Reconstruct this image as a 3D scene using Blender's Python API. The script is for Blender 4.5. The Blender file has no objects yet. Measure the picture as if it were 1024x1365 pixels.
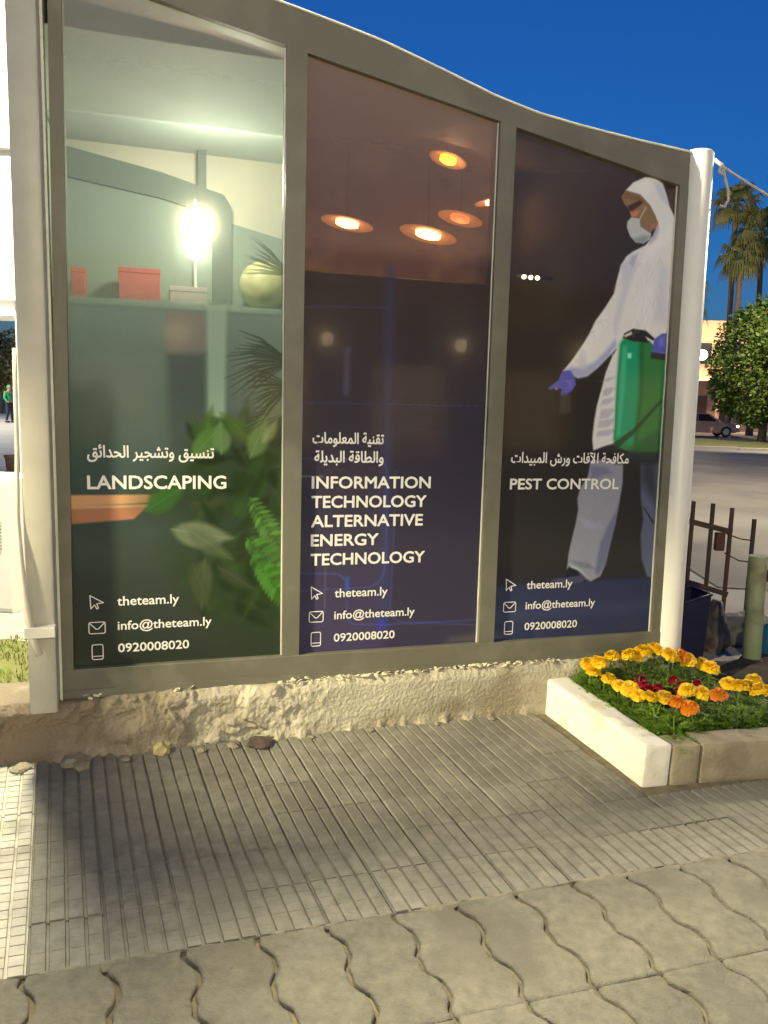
import bpy, bmesh, math, random
import numpy as np
from mathutils import Vector, Matrix, noise

# light levels (tuned together)
SUN_EL, SUN_ROT, SKY_ST = 1.2, 180.0, 0.42
P_A, P_B, P_C, P_D, P_E, P_F = 5400, 3000, 1220, 9000, 7000, 9000
P_BAY_FILL, P_WALL, P_KIOSK = 40, 3500, 500

R = math.radians
rnd = random.Random(7)
scene = bpy.context.scene
col = scene.collection

# ------------------------------------------------------------------ camera
cam_d = bpy.data.cameras.new('camera')
cam = bpy.data.objects.new('camera', cam_d)
col.objects.link(cam)
cam_d.sensor_fit = 'HORIZONTAL'
cam_d.sensor_width = 36.0
cam_d.lens = 36.0
cam_d.clip_start = 0.05
cam_d.clip_end = 2000
cam.matrix_world = (Matrix.Translation((0, 0, 1.70)) @ Matrix.Rotation(R(90 - 7.922), 4, 'X')
                    @ Matrix.Rotation(0.029, 4, 'Z'))
scene.camera = cam

# ------------------------------------------------------------------ sky at dusk
world = bpy.data.worlds.new('World')
scene.world = world
world.use_nodes = True
wn = world.node_tree.nodes
bg = wn['Background']
sky = wn.new('ShaderNodeTexSky')
sky.sky_type = 'NISHITA'
sky.sun_disc = False
sky.sun_elevation = R(SUN_EL)
sky.sun_rotation = R(SUN_ROT)
sky.air_density = 1.0
sky.dust_density = 0.2
sky.ozone_density = 5.6
world.node_tree.links.new(sky.outputs[0], bg.inputs['Color'])
bg.inputs['Strength'].default_value = SKY_ST

scene.view_settings.view_transform = 'Standard'
scene.view_settings.look = 'None'
scene.view_settings.gamma = 1.0
scene.view_settings.exposure = 0.0
scene.render.engine = 'CYCLES'
scene.cycles.use_denoising = True
scene.cycles.max_bounces = 8
scene.cycles.transparent_max_bounces = 12
scene.cycles.sample_clamp_indirect = 4.0

# ------------------------------------------------------------------ frames of reference
BOOTH_LOC = Vector((0, 4.004, 0))
BOOTH_YAW = R(16.514)
CW, SW = math.cos(BOOTH_YAW), math.sin(BOOTH_YAW)
def W(s, y, z):            # booth frame: s along the glass, y inward, z up
    return Vector((s * CW - y * SW, 4.004 + s * SW + y * CW, z))
GO = Vector((-.949, 3.642, 0))
GV = Vector((-.39052, .91974, .03965)).normalized()
GU = Vector((.9205, .3908, 0)).normalized()
GN = GU.cross(GV).normalized()
GM = Matrix((GU, GV, GN)).transposed().to_4x4()
def G(u, v, h=0.0):        # paving frame: falls 2.3 degrees towards the street
    return GO + GU * u + GV * v + GN * h
def smooth(a, b, x):
    t = min(1, max(0, (x - a) / (b - a)))
    return t * t * (3 - 2 * t)
def gz(x, y):              # height of the open ground
    v = (x - GO.x) * GV.x + (y - GO.y) * GV.y
    return -0.035 + 0.0397 * max(-6, min(0, v)) + 0.45 * smooth(9, 42, v)

# ------------------------------------------------------------------ materials
def lin(c):
    c = c / 255.0
    return c / 12.92 if c <= .04045 else ((c + .055) / 1.055) ** 2.4
def srgb(r, g, b):
    return (lin(r), lin(g), lin(b))
MATS = {}
def mat(name, c1, c2=None, rough=.8, scale=8., detail=6., lo=.35, hi=.65, bump=0., bscale=None, bdist=.01,
        metal=0., spec=.5, emit=None, estr=0., c3=None, s3=2., coords='Object', trans=0., dirt=None):
    """procedural material: two colours mixed by noise, optional large blotches (c3), bump from a finer noise"""
    if name in MATS:
        return MATS[name]
    m = bpy.data.materials.new(name)
    m.use_nodes = True
    nt = m.node_tree
    n = nt.nodes
    L = nt.links.new
    p = n['Principled BSDF']
    p.inputs['Roughness'].default_value = rough
    p.inputs['Metallic'].default_value = metal
    p.inputs['Specular IOR Level'].default_value = spec
    if coords == 'World':
        src = n.new('ShaderNodeNewGeometry').outputs['Position']
    else:
        src = n.new('ShaderNodeTexCoord').outputs[coords]
    if c2 is None:
        c2 = tuple(x * .82 for x in c1)
    no = n.new('ShaderNodeTexNoise')
    no.inputs['Scale'].default_value = scale
    no.inputs['Detail'].default_value = detail
    no.inputs['Roughness'].default_value = .6
    L(src, no.inputs['Vector'])
    mr = n.new('ShaderNodeMapRange')
    mr.inputs['From Min'].default_value = lo
    mr.inputs['From Max'].default_value = hi
    L(no.outputs['Fac'], mr.inputs['Value'])
    mx = n.new('ShaderNodeMix')
    mx.data_type = 'RGBA'
    mx.inputs[6].default_value = (*c1, 1)
    mx.inputs[7].default_value = (*c2, 1)
    L(mr.outputs[0], mx.inputs[0])
    out = mx.outputs[2]
    if c3 is not None:
        n3 = n.new('ShaderNodeTexNoise')
        n3.inputs['Scale'].default_value = s3
        n3.inputs['Detail'].default_value = 5
        L(src, n3.inputs['Vector'])
        m3 = n.new('ShaderNodeMapRange')
        m3.inputs['From Min'].default_value = .5
        m3.inputs['From Max'].default_value = .66
        L(n3.outputs['Fac'], m3.inputs['Value'])
        x3 = n.new('ShaderNodeMix')
        x3.data_type = 'RGBA'
        L(m3.outputs[0], x3.inputs[0])
        L(out, x3.inputs[6])
        x3.inputs[7].default_value = (*c3, 1)
        out = x3.outputs[2]
    L(out, p.inputs['Base Color'])
    if bump:
        nb = n.new('ShaderNodeTexNoise')
        nb.inputs['Scale'].default_value = bscale or scale * 6
        nb.inputs['Detail'].default_value = 8
        L(src, nb.inputs['Vector'])
        b = n.new('ShaderNodeBump')
        b.inputs['Strength'].default_value = bump
        b.inputs['Distance'].default_value = bdist
        L(nb.outputs['Fac'], b.inputs['Height'])
        L(b.outputs[0], p.inputs['Normal'])
    if emit:
        p.inputs['Emission Color'].default_value = (*emit, 1)
        p.inputs['Emission Strength'].default_value = estr
    if trans:
        # light coming through thin leaves or petals
        tr = n.new('ShaderNodeBsdfTranslucent')
        L(out, tr.inputs['Color'])
        ms = n.new('ShaderNodeMixShader')
        ms.inputs[0].default_value = trans
        L(p.outputs[0], ms.inputs[1])
        L(tr.outputs[0], ms.inputs[2])
        L(ms.outputs[0], n['Material Output'].inputs['Surface'])
    MATS[name] = m
    return m

def random_tint(m, amount=.25):
    """every object with this material gets its own brightness"""
    nt = m.node_tree
    n = nt.nodes
    p = n['Principled BSDF']
    lk = p.inputs['Base Color'].links[0]
    src = lk.from_socket
    oi = n.new('ShaderNodeObjectInfo')
    mr = n.new('ShaderNodeMapRange')
    mr.inputs['To Min'].default_value = 1 - amount
    mr.inputs['To Max'].default_value = 1 + amount
    nt.links.new(oi.outputs['Random'], mr.inputs['Value'])
    hs = n.new('ShaderNodeHueSaturation')
    nt.links.new(mr.outputs[0], hs.inputs['Value'])
    nt.links.new(src, hs.inputs['Color'])
    nt.links.new(hs.outputs[0], p.inputs['Base Color'])
    return m

def glass_mat(name, tint=(.9, .92, .92), rough=.02, refl=1.45):
    m = bpy.data.materials.new(name)
    m.use_nodes = True
    nt = m.node_tree
    n = nt.nodes
    L = nt.links.new
    n.remove(n['Principled BSDF'])
    tr = n.new('ShaderNodeBsdfTransparent')
    tr.inputs[0].default_value = (*tint, 1)
    gl = n.new('ShaderNodeBsdfGlossy')
    gl.inputs['Roughness'].default_value = rough
    fr = n.new('ShaderNodeFresnel')
    fr.inputs[0].default_value = refl
    mx = n.new('ShaderNodeMixShader')
    L(fr.outputs[0], mx.inputs[0])
    L(tr.outputs[0], mx.inputs[1])
    L(gl.outputs[0], mx.inputs[2])
    L(mx.outputs[0], n['Material Output'].inputs['Surface'])
    MATS[name] = m
    return m

def emit_mat(name, c, s):
    return mat(name, c, c, rough=.6, emit=c, estr=s)

# ------------------------------------------------------------------ object helpers
def tag(o, label=None, cat=None, group=None, kind=None):
    if label: o['label'] = label
    if cat: o['category'] = cat
    if group: o['group'] = group
    if kind: o['kind'] = kind
    return o
def empty(name, loc=(0, 0, 0), rz=0., label=None, cat=None, group=None):
    o = bpy.data.objects.new(name, None)
    col.objects.link(o)
    o.location = loc
    o.rotation_euler.z = rz
    o.empty_display_size = .1
    return tag(o, label, cat, group)
class MB:
    """collects geometry, then links it as ONE mesh object"""
    def __init__(self):
        self.v = []
        self.f = []
    def add(self, vs, fs):
        k = len(self.v)
        self.v += [tuple(x) for x in vs]
        self.f += [tuple(i + k for i in f) for f in fs]
    def box(self, x0, x1, y0, y1, z0, z1, M=None):
        vs = [Vector((x, y, z)) for x in (x0, x1) for y in (y0, y1) for z in (z0, z1)]
        if M is not None: vs = [M @ v for v in vs]
        self.add(vs, [(0, 1, 3, 2), (4, 6, 7, 5), (0, 4, 5, 1), (2, 3, 7, 6), (0, 2, 6, 4), (1, 5, 7, 3)])
        return self
    def bbox(self, x0, x1, y0, y1, z0, z1, b=.01, M=None):
        """box with chamfered edges"""
        bm = bmesh.new()
        bmesh.ops.create_cube(bm, size=1)
        for v in bm.verts:
            v.co = Vector((x0 + (v.co.x + .5) * (x1 - x0), y0 + (v.co.y + .5) * (y1 - y0), z0 + (v.co.z + .5) * (z1 - z0)))
        bmesh.ops.bevel(bm, geom=bm.edges[:], offset=b, segments=2, affect='EDGES', profile=.5)
        bm.verts.index_update()
        vs = [(M @ v.co if M is not None else v.co.copy()) for v in bm.verts]
        self.add(vs, [[v.index for v in f.verts] for f in bm.faces])
        bm.free()
        return self
    def prism(self, poly, y0, y1, ax=(0, 2)):
        """polygon in two axes, extruded along the third"""
        n = len(poly)
        k = 3 - ax[0] - ax[1]
        vs = []
        for d in (y0, y1):
            for p in poly:
                q = [0, 0, 0]
                q[ax[0]] = p[0]; q[ax[1]] = p[1]; q[k] = d
                vs.append(q)
        fs = [tuple(range(n))[::-1], tuple(range(n, 2 * n))]
        fs += [(i, (i + 1) % n, n + (i + 1) % n, n + i) for i in range(n)]
        self.add(vs, fs)
        return self
    def tube(self, pts, rad, n=10, cap=True):
        pts = [Vector(p) for p in pts]
        if not hasattr(rad, '__len__'): rad = [rad] * len(pts)
        rings = []
        t0 = (pts[1] - pts[0]).normalized()
        a = t0.orthogonal().normalized()
        for i, p in enumerate(pts):
            t = (pts[min(i + 1, len(pts) - 1)] - pts[max(i - 1, 0)]).normalized()
            a = (a - t * a.dot(t)).normalized()
            b = t.cross(a)
            rings.append([p + (a * math.cos(2 * math.pi * k / n) + b * math.sin(2 * math.pi * k / n)) * rad[i] for k in range(n)])
        fs = []
        for i in range(len(pts) - 1):
            for k in range(n):
                fs.append((i * n + k, i * n + (k + 1) % n, (i + 1) * n + (k + 1) % n, (i + 1) * n + k))
        if cap:
            fs.append(tuple(range(n))[::-1])
            fs.append(tuple(range((len(pts) - 1) * n, len(pts) * n)))
        self.add([v for r in rings for v in r], fs)
        return self
    def lathe(self, prof, n=24, M=None):
        """prof: (radius, z) list"""
        vs = []
        for r, z in prof:
            for k in range(n):
                v = Vector((r * math.cos(2 * math.pi * k / n), r * math.sin(2 * math.pi * k / n), z))
                vs.append(M @ v if M is not None else v)
        fs = []
        for i in range(len(prof) - 1):
            for k in range(n):
                fs.append((i * n + k, i * n + (k + 1) % n, (i + 1) * n + (k + 1) % n, (i + 1) * n + k))
        self.add(vs, fs)
        return self
    def mesh(self, name, m, smooth=False):
        me = bpy.data.meshes.new(name)
        me.from_pydata(self.v, [], self.f)
        me.materials.append(m)
        if smooth:
            me.shade_smooth()
        me.update()
        return me
    def build(self, name, m, parent=None, smooth=False, loc=None, rz=None, **kw):
        o = bpy.data.objects.new(name, self.mesh(name, m, smooth))
        col.objects.link(o)
        if parent: o.parent = parent
        if loc is not None: o.location = loc
        if rz is not None: o.rotation_euler.z = rz
        tag(o, **kw)
        return o
def auto_smooth(o, ang=40):
    me = o.data
    me.shade_smooth()
    bm = bmesh.new()
    bm.from_mesh(me)
    for e in bm.edges:
        if len(e.link_faces) == 2 and e.calc_face_angle(0) > R(ang):
            e.smooth = False
    bm.to_mesh(me)
    bm.free()
    return o
def fresh_normals(o):
    bm = bmesh.new()
    bm.from_mesh(o.data)
    bmesh.ops.recalc_face_normals(bm, faces=bm.faces)
    bm.to_mesh(o.data)
    bm.free()
    return o
def link(name, me, parent=None, loc=None, rot=None, **kw):
    o = bpy.data.objects.new(name, me)
    col.objects.link(o)
    if parent: o.parent = parent
    if loc is not None: o.location = loc
    if rot is not None: o.rotation_euler = rot
    return tag(o, **kw)
def copy_tree(o, parent=None):
    c = o.copy()
    col.objects.link(c)
    c.parent = parent
    for ch in o.children:
        copy_tree(ch, c)
    return c
def fbm(x, y, z=0., o=4):
    return noise.fractal(Vector((x, y, z)), 1.0, 2.0, o)

# ------------------------------------------------------------------ lamps
M_POLE = mat('lamp_pole_paint', (.22, .23, .22), rough=.5, scale=4)
def street_lamp(base, top_z, head, target, power, colour, label, size=R(150), radius=.12, blend=.6, group=None):
    """pole with a tilted flood head; the lamp's own spot light sits just under the lens"""
    base = Vector(base)
    head = Vector(head)
    e = empty('street_lamp', base, 0, label, 'street lamp', group)
    rel = head - base
    MB().tube([(0, 0, 0), (0, 0, 1.2), (0, 0, top_z - base.z)], [.09, .075, .05], 12).build('pole', M_POLE, e, True)
    MB().lathe([(0, 0), (.17, 0), (.17, .04), (.1, .09), (.09, .3)], 16).build('base_flange', M_POLE, e)
    d = (Vector(target) - head).normalized()
    MB().tube([(0, 0, top_z - base.z - .05), rel * .5 + Vector((0, 0, (top_z - base.z) * .5 + .1)), rel - d * .05], .03, 8).build('arm', M_POLE, e, True)
    q = d.to_track_quat('-Z', 'Y').to_matrix().to_4x4()
    M = Matrix.Translation(rel) @ q
    h = MB()
    h.bbox(-.22, .22, -.16, .16, 0, .12, .03, M)
    hd = h.build('lamp_head', M_POLE, e)
    l = MB()
    l.box(-.18, .18, -.12, .12, -.012, -.002, M)
    l.build('lens', emit_mat('lens_' + label[:12], colour, 30.), hd)
    ld = bpy.data.lights.new('lamp_light', 'SPOT')
    ld.energy = power
    ld.color = colour
    ld.spot_size = size
    ld.spot_blend = blend
    ld.shadow_soft_size = radius
    lo = bpy.data.objects.new('lamp_light', ld)
    col.objects.link(lo)
    lo.parent = e
    lo.matrix_local = Matrix.Translation(rel + d * (radius + .02)) @ q
    return e
WARM = (1.0, .86, .52)
street_lamp(W(-1.5, 3.15, gz(-3, 6)), 7.1, W(-1.85, 1.15, 6.95), W(-1.6, .4, 0), P_A, (1.0, .91, .62),
            'tall flood lamp standing behind the booth, by its corner post', size=R(178), radius=.34, blend=.15)
street_lamp(W(-5.6, -1.9, -.1), 3.3, W(-5.2, -1.75, 3.2), W(.62, -.08, .08), P_B, WARM,
            'flood lamp on a pole beside the paving, aimed along the plinth', size=R(25), radius=.2, blend=1.0)
street_lamp((2.3, -5.0, gz(2.3, -5)), 4.6, (1.95, -4.4, 4.35), (-.2, 3.8, 1.2), P_C, WARM,
            'flood lamp on a pole facing the glass front across the paving', radius=.15)
street_lamp((18.9, 32.3, gz(18, 32)), 9.0, (18.2, 33.0, 8.8), (21, 47, 4), P_D, (1.0, .80, .52),
            'tall street lamp at the roadside opposite the clipped tree', size=R(165), radius=.2)
street_lamp((13.0, 13.0, gz(13, 13)), 8.2, (12.0, 13.6, 8.0), (8, 16, 0), P_E, (1.0, .84, .58),
            'street lamp at the near edge of the road', size=R(160), radius=.2)
street_lamp((-23.5, 29.0, gz(-23.5, 29)), 8.2, (-22.6, 29.6, 8.0), (-17, 34, 0), P_F, (1.0, .93, .74),
            'street lamp beside the bright path near the person in green', size=R(165), radius=.2)  # unseen lamp added to light the left path and the person

# ================================================================== SETTING
M_GROUND = mat('ground_concrete', (.40, .38, .34), (.31, .29, .26), .9, 1.2, bump=.3, bscale=30, c3=(.27, .25, .22), s3=.35)
xs = [-400, -150, -70] + [-40 + 2.0 * i for i in range(41)] + [70, 150, 400]
ys = [-400, -150, -60, -30, -15] + [-8 + 1.0 * i for i in range(69)] + [80, 120, 250, 800]
b = MB()
b.add([(x, y, gz(x, y)) for y in ys for x in xs],
      [(j * len(xs) + i, j * len(xs) + i + 1, (j + 1) * len(xs) + i + 1, (j + 1) * len(xs) + i)
       for j in range(len(ys) - 1) for i in range(len(xs) - 1)])
b.build('ground', M_GROUND, smooth=True, kind='structure')

def sheet(name, m, quad, dz, n=24, **kw):
    """sheet draped over the ground between four plan corners"""
    a, bb, c, d = [Vector((*q, 0)) for q in quad]
    mb = MB()
    vs = []
    for j in range(n + 1):
        for i in range(n + 1):
            p = a.lerp(bb, i / n).lerp(d.lerp(c, i / n), j / n)
            vs.append((p.x, p.y, gz(p.x, p.y) + dz))
    mb.add(vs, [(j * (n + 1) + i, j * (n + 1) + i + 1, (j + 1) * (n + 1) + i + 1, (j + 1) * (n + 1) + i) for j in range(n) for i in range(n)])
    return mb.build(name, m, smooth=True, **kw)
M_ROAD = mat('road_asphalt', (.20, .185, .16), (.14, .13, .115), .85, 2.0, bump=.35, bscale=90, c3=(.25, .235, .205), s3=.25)
sheet('road', M_ROAD, [(3.4, 7.6), (60, -2), (60, 33), (5, 33)], .012, 40, kind='structure')
M_VERGE = mat('verge_grass', (.07, .10, .025), (.11, .10, .04), .95, 2.5, bump=.6, bscale=40, bdist=.05)
sheet('verge', M_VERGE, [(4, 35.2), (60, 35.2), (60, 43.5), (4, 43.5)], .10, 24, kind='structure')
sheet('side_road', M_ROAD, [(4, 43.8), (60, 43.8), (60, 54), (4, 54)], .02, 24, kind='structure')
M_KERB = mat('kerb_concrete', (.42, .40, .35), (.33, .31, .27), .9, 3, bump=.3, bscale=40)
kb = empty('kerb', (0, 0, 0))
tag(kb, kind='structure')
for i in range(14):
    x = 4 + i * 4.0
    z = gz(x + 2, 35)
    MB().bbox(x, x + 3.97, 34.9, 35.25, z - .05, z + .14, .02).build('kerb_stone', M_KERB, kb)
M_PATH = mat('bright_path', (.62, .60, .55), (.52, .50, .45), .9, 1.0, bump=.2, bscale=25)
sheet('path', M_PATH, [(-40, 7.2), (-3.0, 7.2), (-3.0, 50), (-40, 50)], .008, 24, kind='structure')

# ---------------------------------------------------------------- paving in front of the booth
M_MORTAR = mat('joint_dirt', (.20, .17, .115), (.11, .095, .065), .95, 14, bump=.6, bscale=90)
b = MB()
b.box(-3.2, 5.2, -5.2, .12, -.3, -.016)
o = b.build('pavement', M_MORTAR, kind='structure')
o.matrix_world = Matrix.Translation(GO) @ GM
PAVE = o
TP = .235
SK = -.10
M_TILE = random_tint(mat('cement_tile', (.265, .252, .21), (.18, .172, .142), .82, 16, detail=10, bump=.6, bscale=110, bdist=.004, c3=(.19, .178, .15), s3=2.2, coords='World'), .08)
M_TILE_W = random_tint(mat('pale_cement_tile', (.60, .58, .50), (.46, .44, .37), .75, 9, bump=.4, bscale=60, bdist=.004, c3=(.36, .34, .28), s3=6.0, coords='World'), .1)
def tile_mesh(seed, m, cross):
    """four ribs of small pads; deep grooves along, faint ones across"""
    r = random.Random(seed)
    mb = MB()
    pw = TP / 4
    nc = 5
    pl = TP / nc
    gu = .0070
    gv = .0003 if not cross else .003
    mb.add([(0.001, .001, -.008), (TP - .001, .001 + SK * TP, -.008), (TP - .001, TP - .001 + SK * TP, -.008), (.001, TP - .001, -.008)], [(0, 1, 2, 3)])
    for i in range(4):
        for j in range(nc):
            x0, x1 = i * pw + gu / 2 + r.uniform(0, .001), (i + 1) * pw - gu / 2 - r.uniform(0, .001)
            if i == 0: x0 += .002
            if i == 3: x1 -= .002
            y0, y1 = j * pl + gv / 2, (j + 1) * pl - gv / 2
            if j == 0: y0 += .002
            h = r.uniform(-.0011, .0007) if cross else r.uniform(-.0005, .0004)
            e = .0028
            lo = [(x0, y0), (x1, y0), (x1, y1), (x0, y1)]
            ee = .0012 if cross else .0004
            hi = [(x0 + e, y0 + ee), (x1 - e, y0 + ee), (x1 - e, y1 - ee), (x0 + e, y1 - ee)]
            vs = [(x, y + SK * x, -.0085) for k, (x, y) in enumerate(lo)] + [(x, y + SK * x, h) for x, y in hi]
            mb.add(vs, [(4, 5, 6, 7), (0, 1, 5, 4), (1, 2, 6, 5), (2, 3, 7, 6), (3, 0, 4, 7)])
    return mb.mesh('tile', m)
tiles_g = [tile_mesh(i, M_TILE, False) for i in range(5)]
tiles_w = [tile_mesh(20 + i, M_TILE_W, True) for i in range(3)]
U0 = -.688
for kc in range(-3, 16):
    u = U0 + TP * kc
    for kr in range(6):
        v = -.02 - TP * (kr + 1) + SK * (u + .0) + rnd.uniform(-.002, .002)
        if u > 1.80 and v + SK * TP * .5 + TP > -1.05 + -.2 * (u - 1.95) and v > -1.28:
            if v + TP * .5 > -1.06 - .2 * (u - 1.95): continue
        if (G(u, v + TP) - BOOTH_LOC).dot(Vector((-SW, CW, 0))) > -.02: continue
        white = kc in (-1, -2, -3)
        me = (tiles_w if white else tiles_g)[rnd.randrange(3 if white else 5)]
        link('tile', me, PAVE, (u, v, rnd.uniform(-.003, .001)), (rnd.uniform(-.006, .006), rnd.uniform(-.006, .006), rnd.uniform(-.004, .004)))
M_PAVER = random_tint(mat('concrete_paver', (.195, .182, .142), (.135, .127, .10), .85, 24, detail=11, bump=.9, bscale=130, bdist=.006, c3=(.125, .115, .09), s3=2.3, coords='World'), .1)
PLEN = 2 * TP
def paver_mesh(seed):
    r = random.Random(seed)
    def wave(t):   # side of an interlocking block, one period over its length
        t %= 1
        pts = [(0, -.010), (.16, -.012), (.30, .012), (.36, .018), (.62, .018), (.68, .010), (.82, -.014), (.88, -.017), (1, -.010)]
        for (a, x), (bq, y) in zip(pts, pts[1:]):
            if a <= t <= bq: return x + (y - x) * (t - a) / (bq - a)
        return 0
    N = 28
    left = [(wave(2 * i / N), i / N * PLEN) for i in range(N + 1)]
    g = .0075
    ring = [(x + TP - g, y) for x, y in left] + [(x + g, y) for x, y in left[::-1]]
    ring = [(x + r.uniform(-.0012, .0012), min(max(y, .0004), PLEN - .0004)) for x, y in ring]
    cx = TP / 2
    def lvl(d, h):
        out = []
        for x, y in ring:
            sx = (-1 if x > cx else 1)
            yy = y + (d if y < PLEN * .02 else (-d if y > PLEN * .98 else 0)) * .12
            out.append((x + sx * d, yy + SK * x, h + r.uniform(-.0006, .0006)))
        return out
    n = len(ring)
    vs = lvl(0, -.03) + lvl(0, -.006) + lvl(.004, -.0015) + lvl(.011, 0)
    fs = []
    for k in range(3):
        for i in range(n):
            fs.append((k * n + i, k * n + (i + 1) % n, (k + 1) * n + (i + 1) % n, (k + 1) * n + i))
    top = list(range(3 * n, 4 * n))
    h = n // 2
    for i in range(h - 1):   # right edge i faces left edge n-1-i
        fs.append((top[i], top[i + 1], top[n - 2 - i], top[n - 1 - i]))
    mb = MB()
    mb.add(vs, fs)
    me = mb.mesh('paver', M_PAVER, True)
    return me
pavers = [paver_mesh(40 + i) for i in range(6)]
for kc in range(-3, 15):
    for kr in range(3):
        u = U0 + TP * kc
        v = -1.437 - PLEN * (kr + 1) + SK * u + (.5 * TP if kc % 2 and kr else 0) * 0
        link('paver', pavers[rnd.randrange(6)], PAVE, (u, v, rnd.uniform(-.0015, .0015) + .001),
             (rnd.uniform(-.006, .006), rnd.uniform(-.010, .010), rnd.uniform(-.006, .006)))

# smear of old mortar where the ribbed tiles meet the pavers, and along the plinth foot
M_SMEAR = mat('old_mortar', (.27, .245, .185), (.17, .155, .115), .95, 18, detail=10, bump=.9, bscale=110, bdist=.006, coords='World')
def smear(v_of, w0, seed, hmax=.004):
    n = 420
    vs, fs = [], []
    for i in range(n + 1):
        u = -1.4 + 4.6 * i / n
        w = w0 * max(.05, .45 + 1.1 * fbm(u * 9, seed, 1.5) + .5 * fbm(u * 31, seed, 4.5))
        c = v_of(u) + .008 * fbm(u * 6, seed, 9.5)
        for k, t in enumerate((-1, -.4, .4, 1)):
            vs.append((u, c + w * t, -.006 if abs(t) == 1 else hmax * (.5 + .6 * fbm(u * 26, seed + t, 2.2))))
    for i in range(n):
        for k in range(3):
            fs.append((i * 4 + k, i * 4 + 4 + k, i * 4 + 5 + k, i * 4 + 1 + k))
    b = MB()
    b.add(vs, fs)
    return b.build('mortar_smear', M_SMEAR, PAVE, True)
smear(lambda u: -1.436 + SK * u, .022, 3.0)
# ================================================================== PLINTH
M_CEM = mat('old_render', (.55, .52, .40), (.45, .42, .32), .92, 6, bump=.9, bscale=60, bdist=.012, c3=(.32, .28, .19), s3=2.2)
def dirt_skin(m):
    """brown earth sticking to the broken end of the plinth"""
    nt = m.node_tree
    n = nt.nodes
    L = nt.links.new
    p = n['Principled BSDF']
    src = p.inputs['Base Color'].links[0].from_socket
    tc = n.new('ShaderNodeTexCoord')
    sx = n.new('ShaderNodeSeparateXYZ')
    L(tc.outputs['Object'], sx.inputs[0])
    mr = n.new('ShaderNodeMapRange')
    mr.inputs['From Min'].default_value = -.7
    mr.inputs['From Max'].default_value = -1.9
    L(sx.outputs['X'], mr.inputs['Value'])
    no = n.new('ShaderNodeTexNoise')
    no.inputs['Scale'].default_value = 3.5
    no.inputs['Detail'].default_value = 7
    L(tc.outputs['Object'], no.inputs['Vector'])
    ad = n.new('ShaderNodeMath')
    ad.operation = 'MULTIPLY_ADD'
    L(mr.outputs[0], ad.inputs[0])
    ad.inputs[1].default_value = .45
    L(no.outputs['Fac'], ad.inputs[2])
    st = n.new('ShaderNodeMapRange')
    st.inputs['From Min'].default_value = .58
    st.inputs['From Max'].default_value = .78
    L(ad.outputs[0], st.inputs['Value'])
    mx = n.new('ShaderNodeMix')
    mx.data_type = 'RGBA'
    L(st.outputs[0], mx.inputs[0])
    L(src, mx.inputs[6])
    mx.inputs[7].default_value = (.23, .185, .125, 1)
    L(mx.outputs[2], p.inputs['Base Color'])
    return m
dirt_skin(M_CEM)
def plinth_front(s, t):
    """distance in front of the glass of the plinth surface; t 0 at the ground, 1 at the top"""
    wild = .04 + .96 * smooth(.0, -.8, s)
    d = .085 + .006 * fbm(s * 2.2, t * 1.2, 3.3)
    rg = noise.ridged_multi_fractal(Vector((s * 5.5, t * 1.6, 2.7)), 1.0, 2.1, 6, 1.0, 2.0) - 1.1
    d += wild * .011 * rg
    d += wild * .010 * noise.turbulence(Vector((s * 22, t * 5, 1.1)), 4, True) + .002 * fbm(s * 60, t * 14, 5)
    q = fbm(s * 3.4 + 5, t * 1.5, 1.7)          # sheets of render that have come away
    d += wild * (.016 if q > .10 else (-.016 if q < -.16 else 0))
    d += .05 * smooth(-.8, -1.6, s) * (1 - t) ** 1.3 + .015 * wild * (1 - t)
    d += .04 * max(0, fbm(s * 13, 0, 4.4)) * max(0, 1 - t * 4.5)
    return d
NS, NT = 640, 42
vs = []
fs = []
s0, s1 = -2.9, 1.86
def gline(s, out):     # paving height under a point of the wall
    p = W(s, -out, 0)
    v = (p.x - GO.x) * GV.x + (p.y - GO.y) * GV.y
    return .0397 * v - .02
for i in range(NS + 1):
    s = s0 + (s1 - s0) * i / NS
    for j in range(NT + 1):
        t = j / NT
        if j <= NT - 6:
            t2 = j / (NT - 6)
            d = plinth_front(s, t2)
            top = .262 + .012 * fbm(s * 3, 0, 8) + .010 * max(0, fbm(s * 16, 0, 2.2)) + .012 * smooth(-1.2, .8, s)
            z = gline(s, d) + (top - gline(s, d)) * t2
            d -= .02 * max(0, t2 - .86) / .14 * (1 + fbm(s * 9, 0, 7))
            vs.append((s, -d, z))
        else:
            k = (j - (NT - 6)) / 6
            d = plinth_front(s, 1) - .02 * (1 + fbm(s * 9, 0, 7))
            z = .262 + .012 * fbm(s * 3, 0, 8) + .010 * max(0, fbm(s * 16, 0, 2.2)) + .012 * smooth(-1.2, .8, s) + .012 * max(0, fbm(s * 14, k * 3, 5.5)) * (1 - k)
            vs.append((s, -d * (1 - k) + .12 * k, z))
for i in range(NS):
    for j in range(NT):
        a = i * (NT + 1) + j
        fs.append((a, a + NT + 1, a + NT + 2, a + 1))
b = MB()
b.add(vs, fs)
PL = b.build('plinth', M_CEM, smooth=True, loc=BOOTH_LOC, rz=BOOTH_YAW,
             label='low crumbling cement plinth under the glass booth front', cat='plinth')
MB().box(s0, s1, .10, .3, -.1, .24).build('core', M_CEM, PL)
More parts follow.
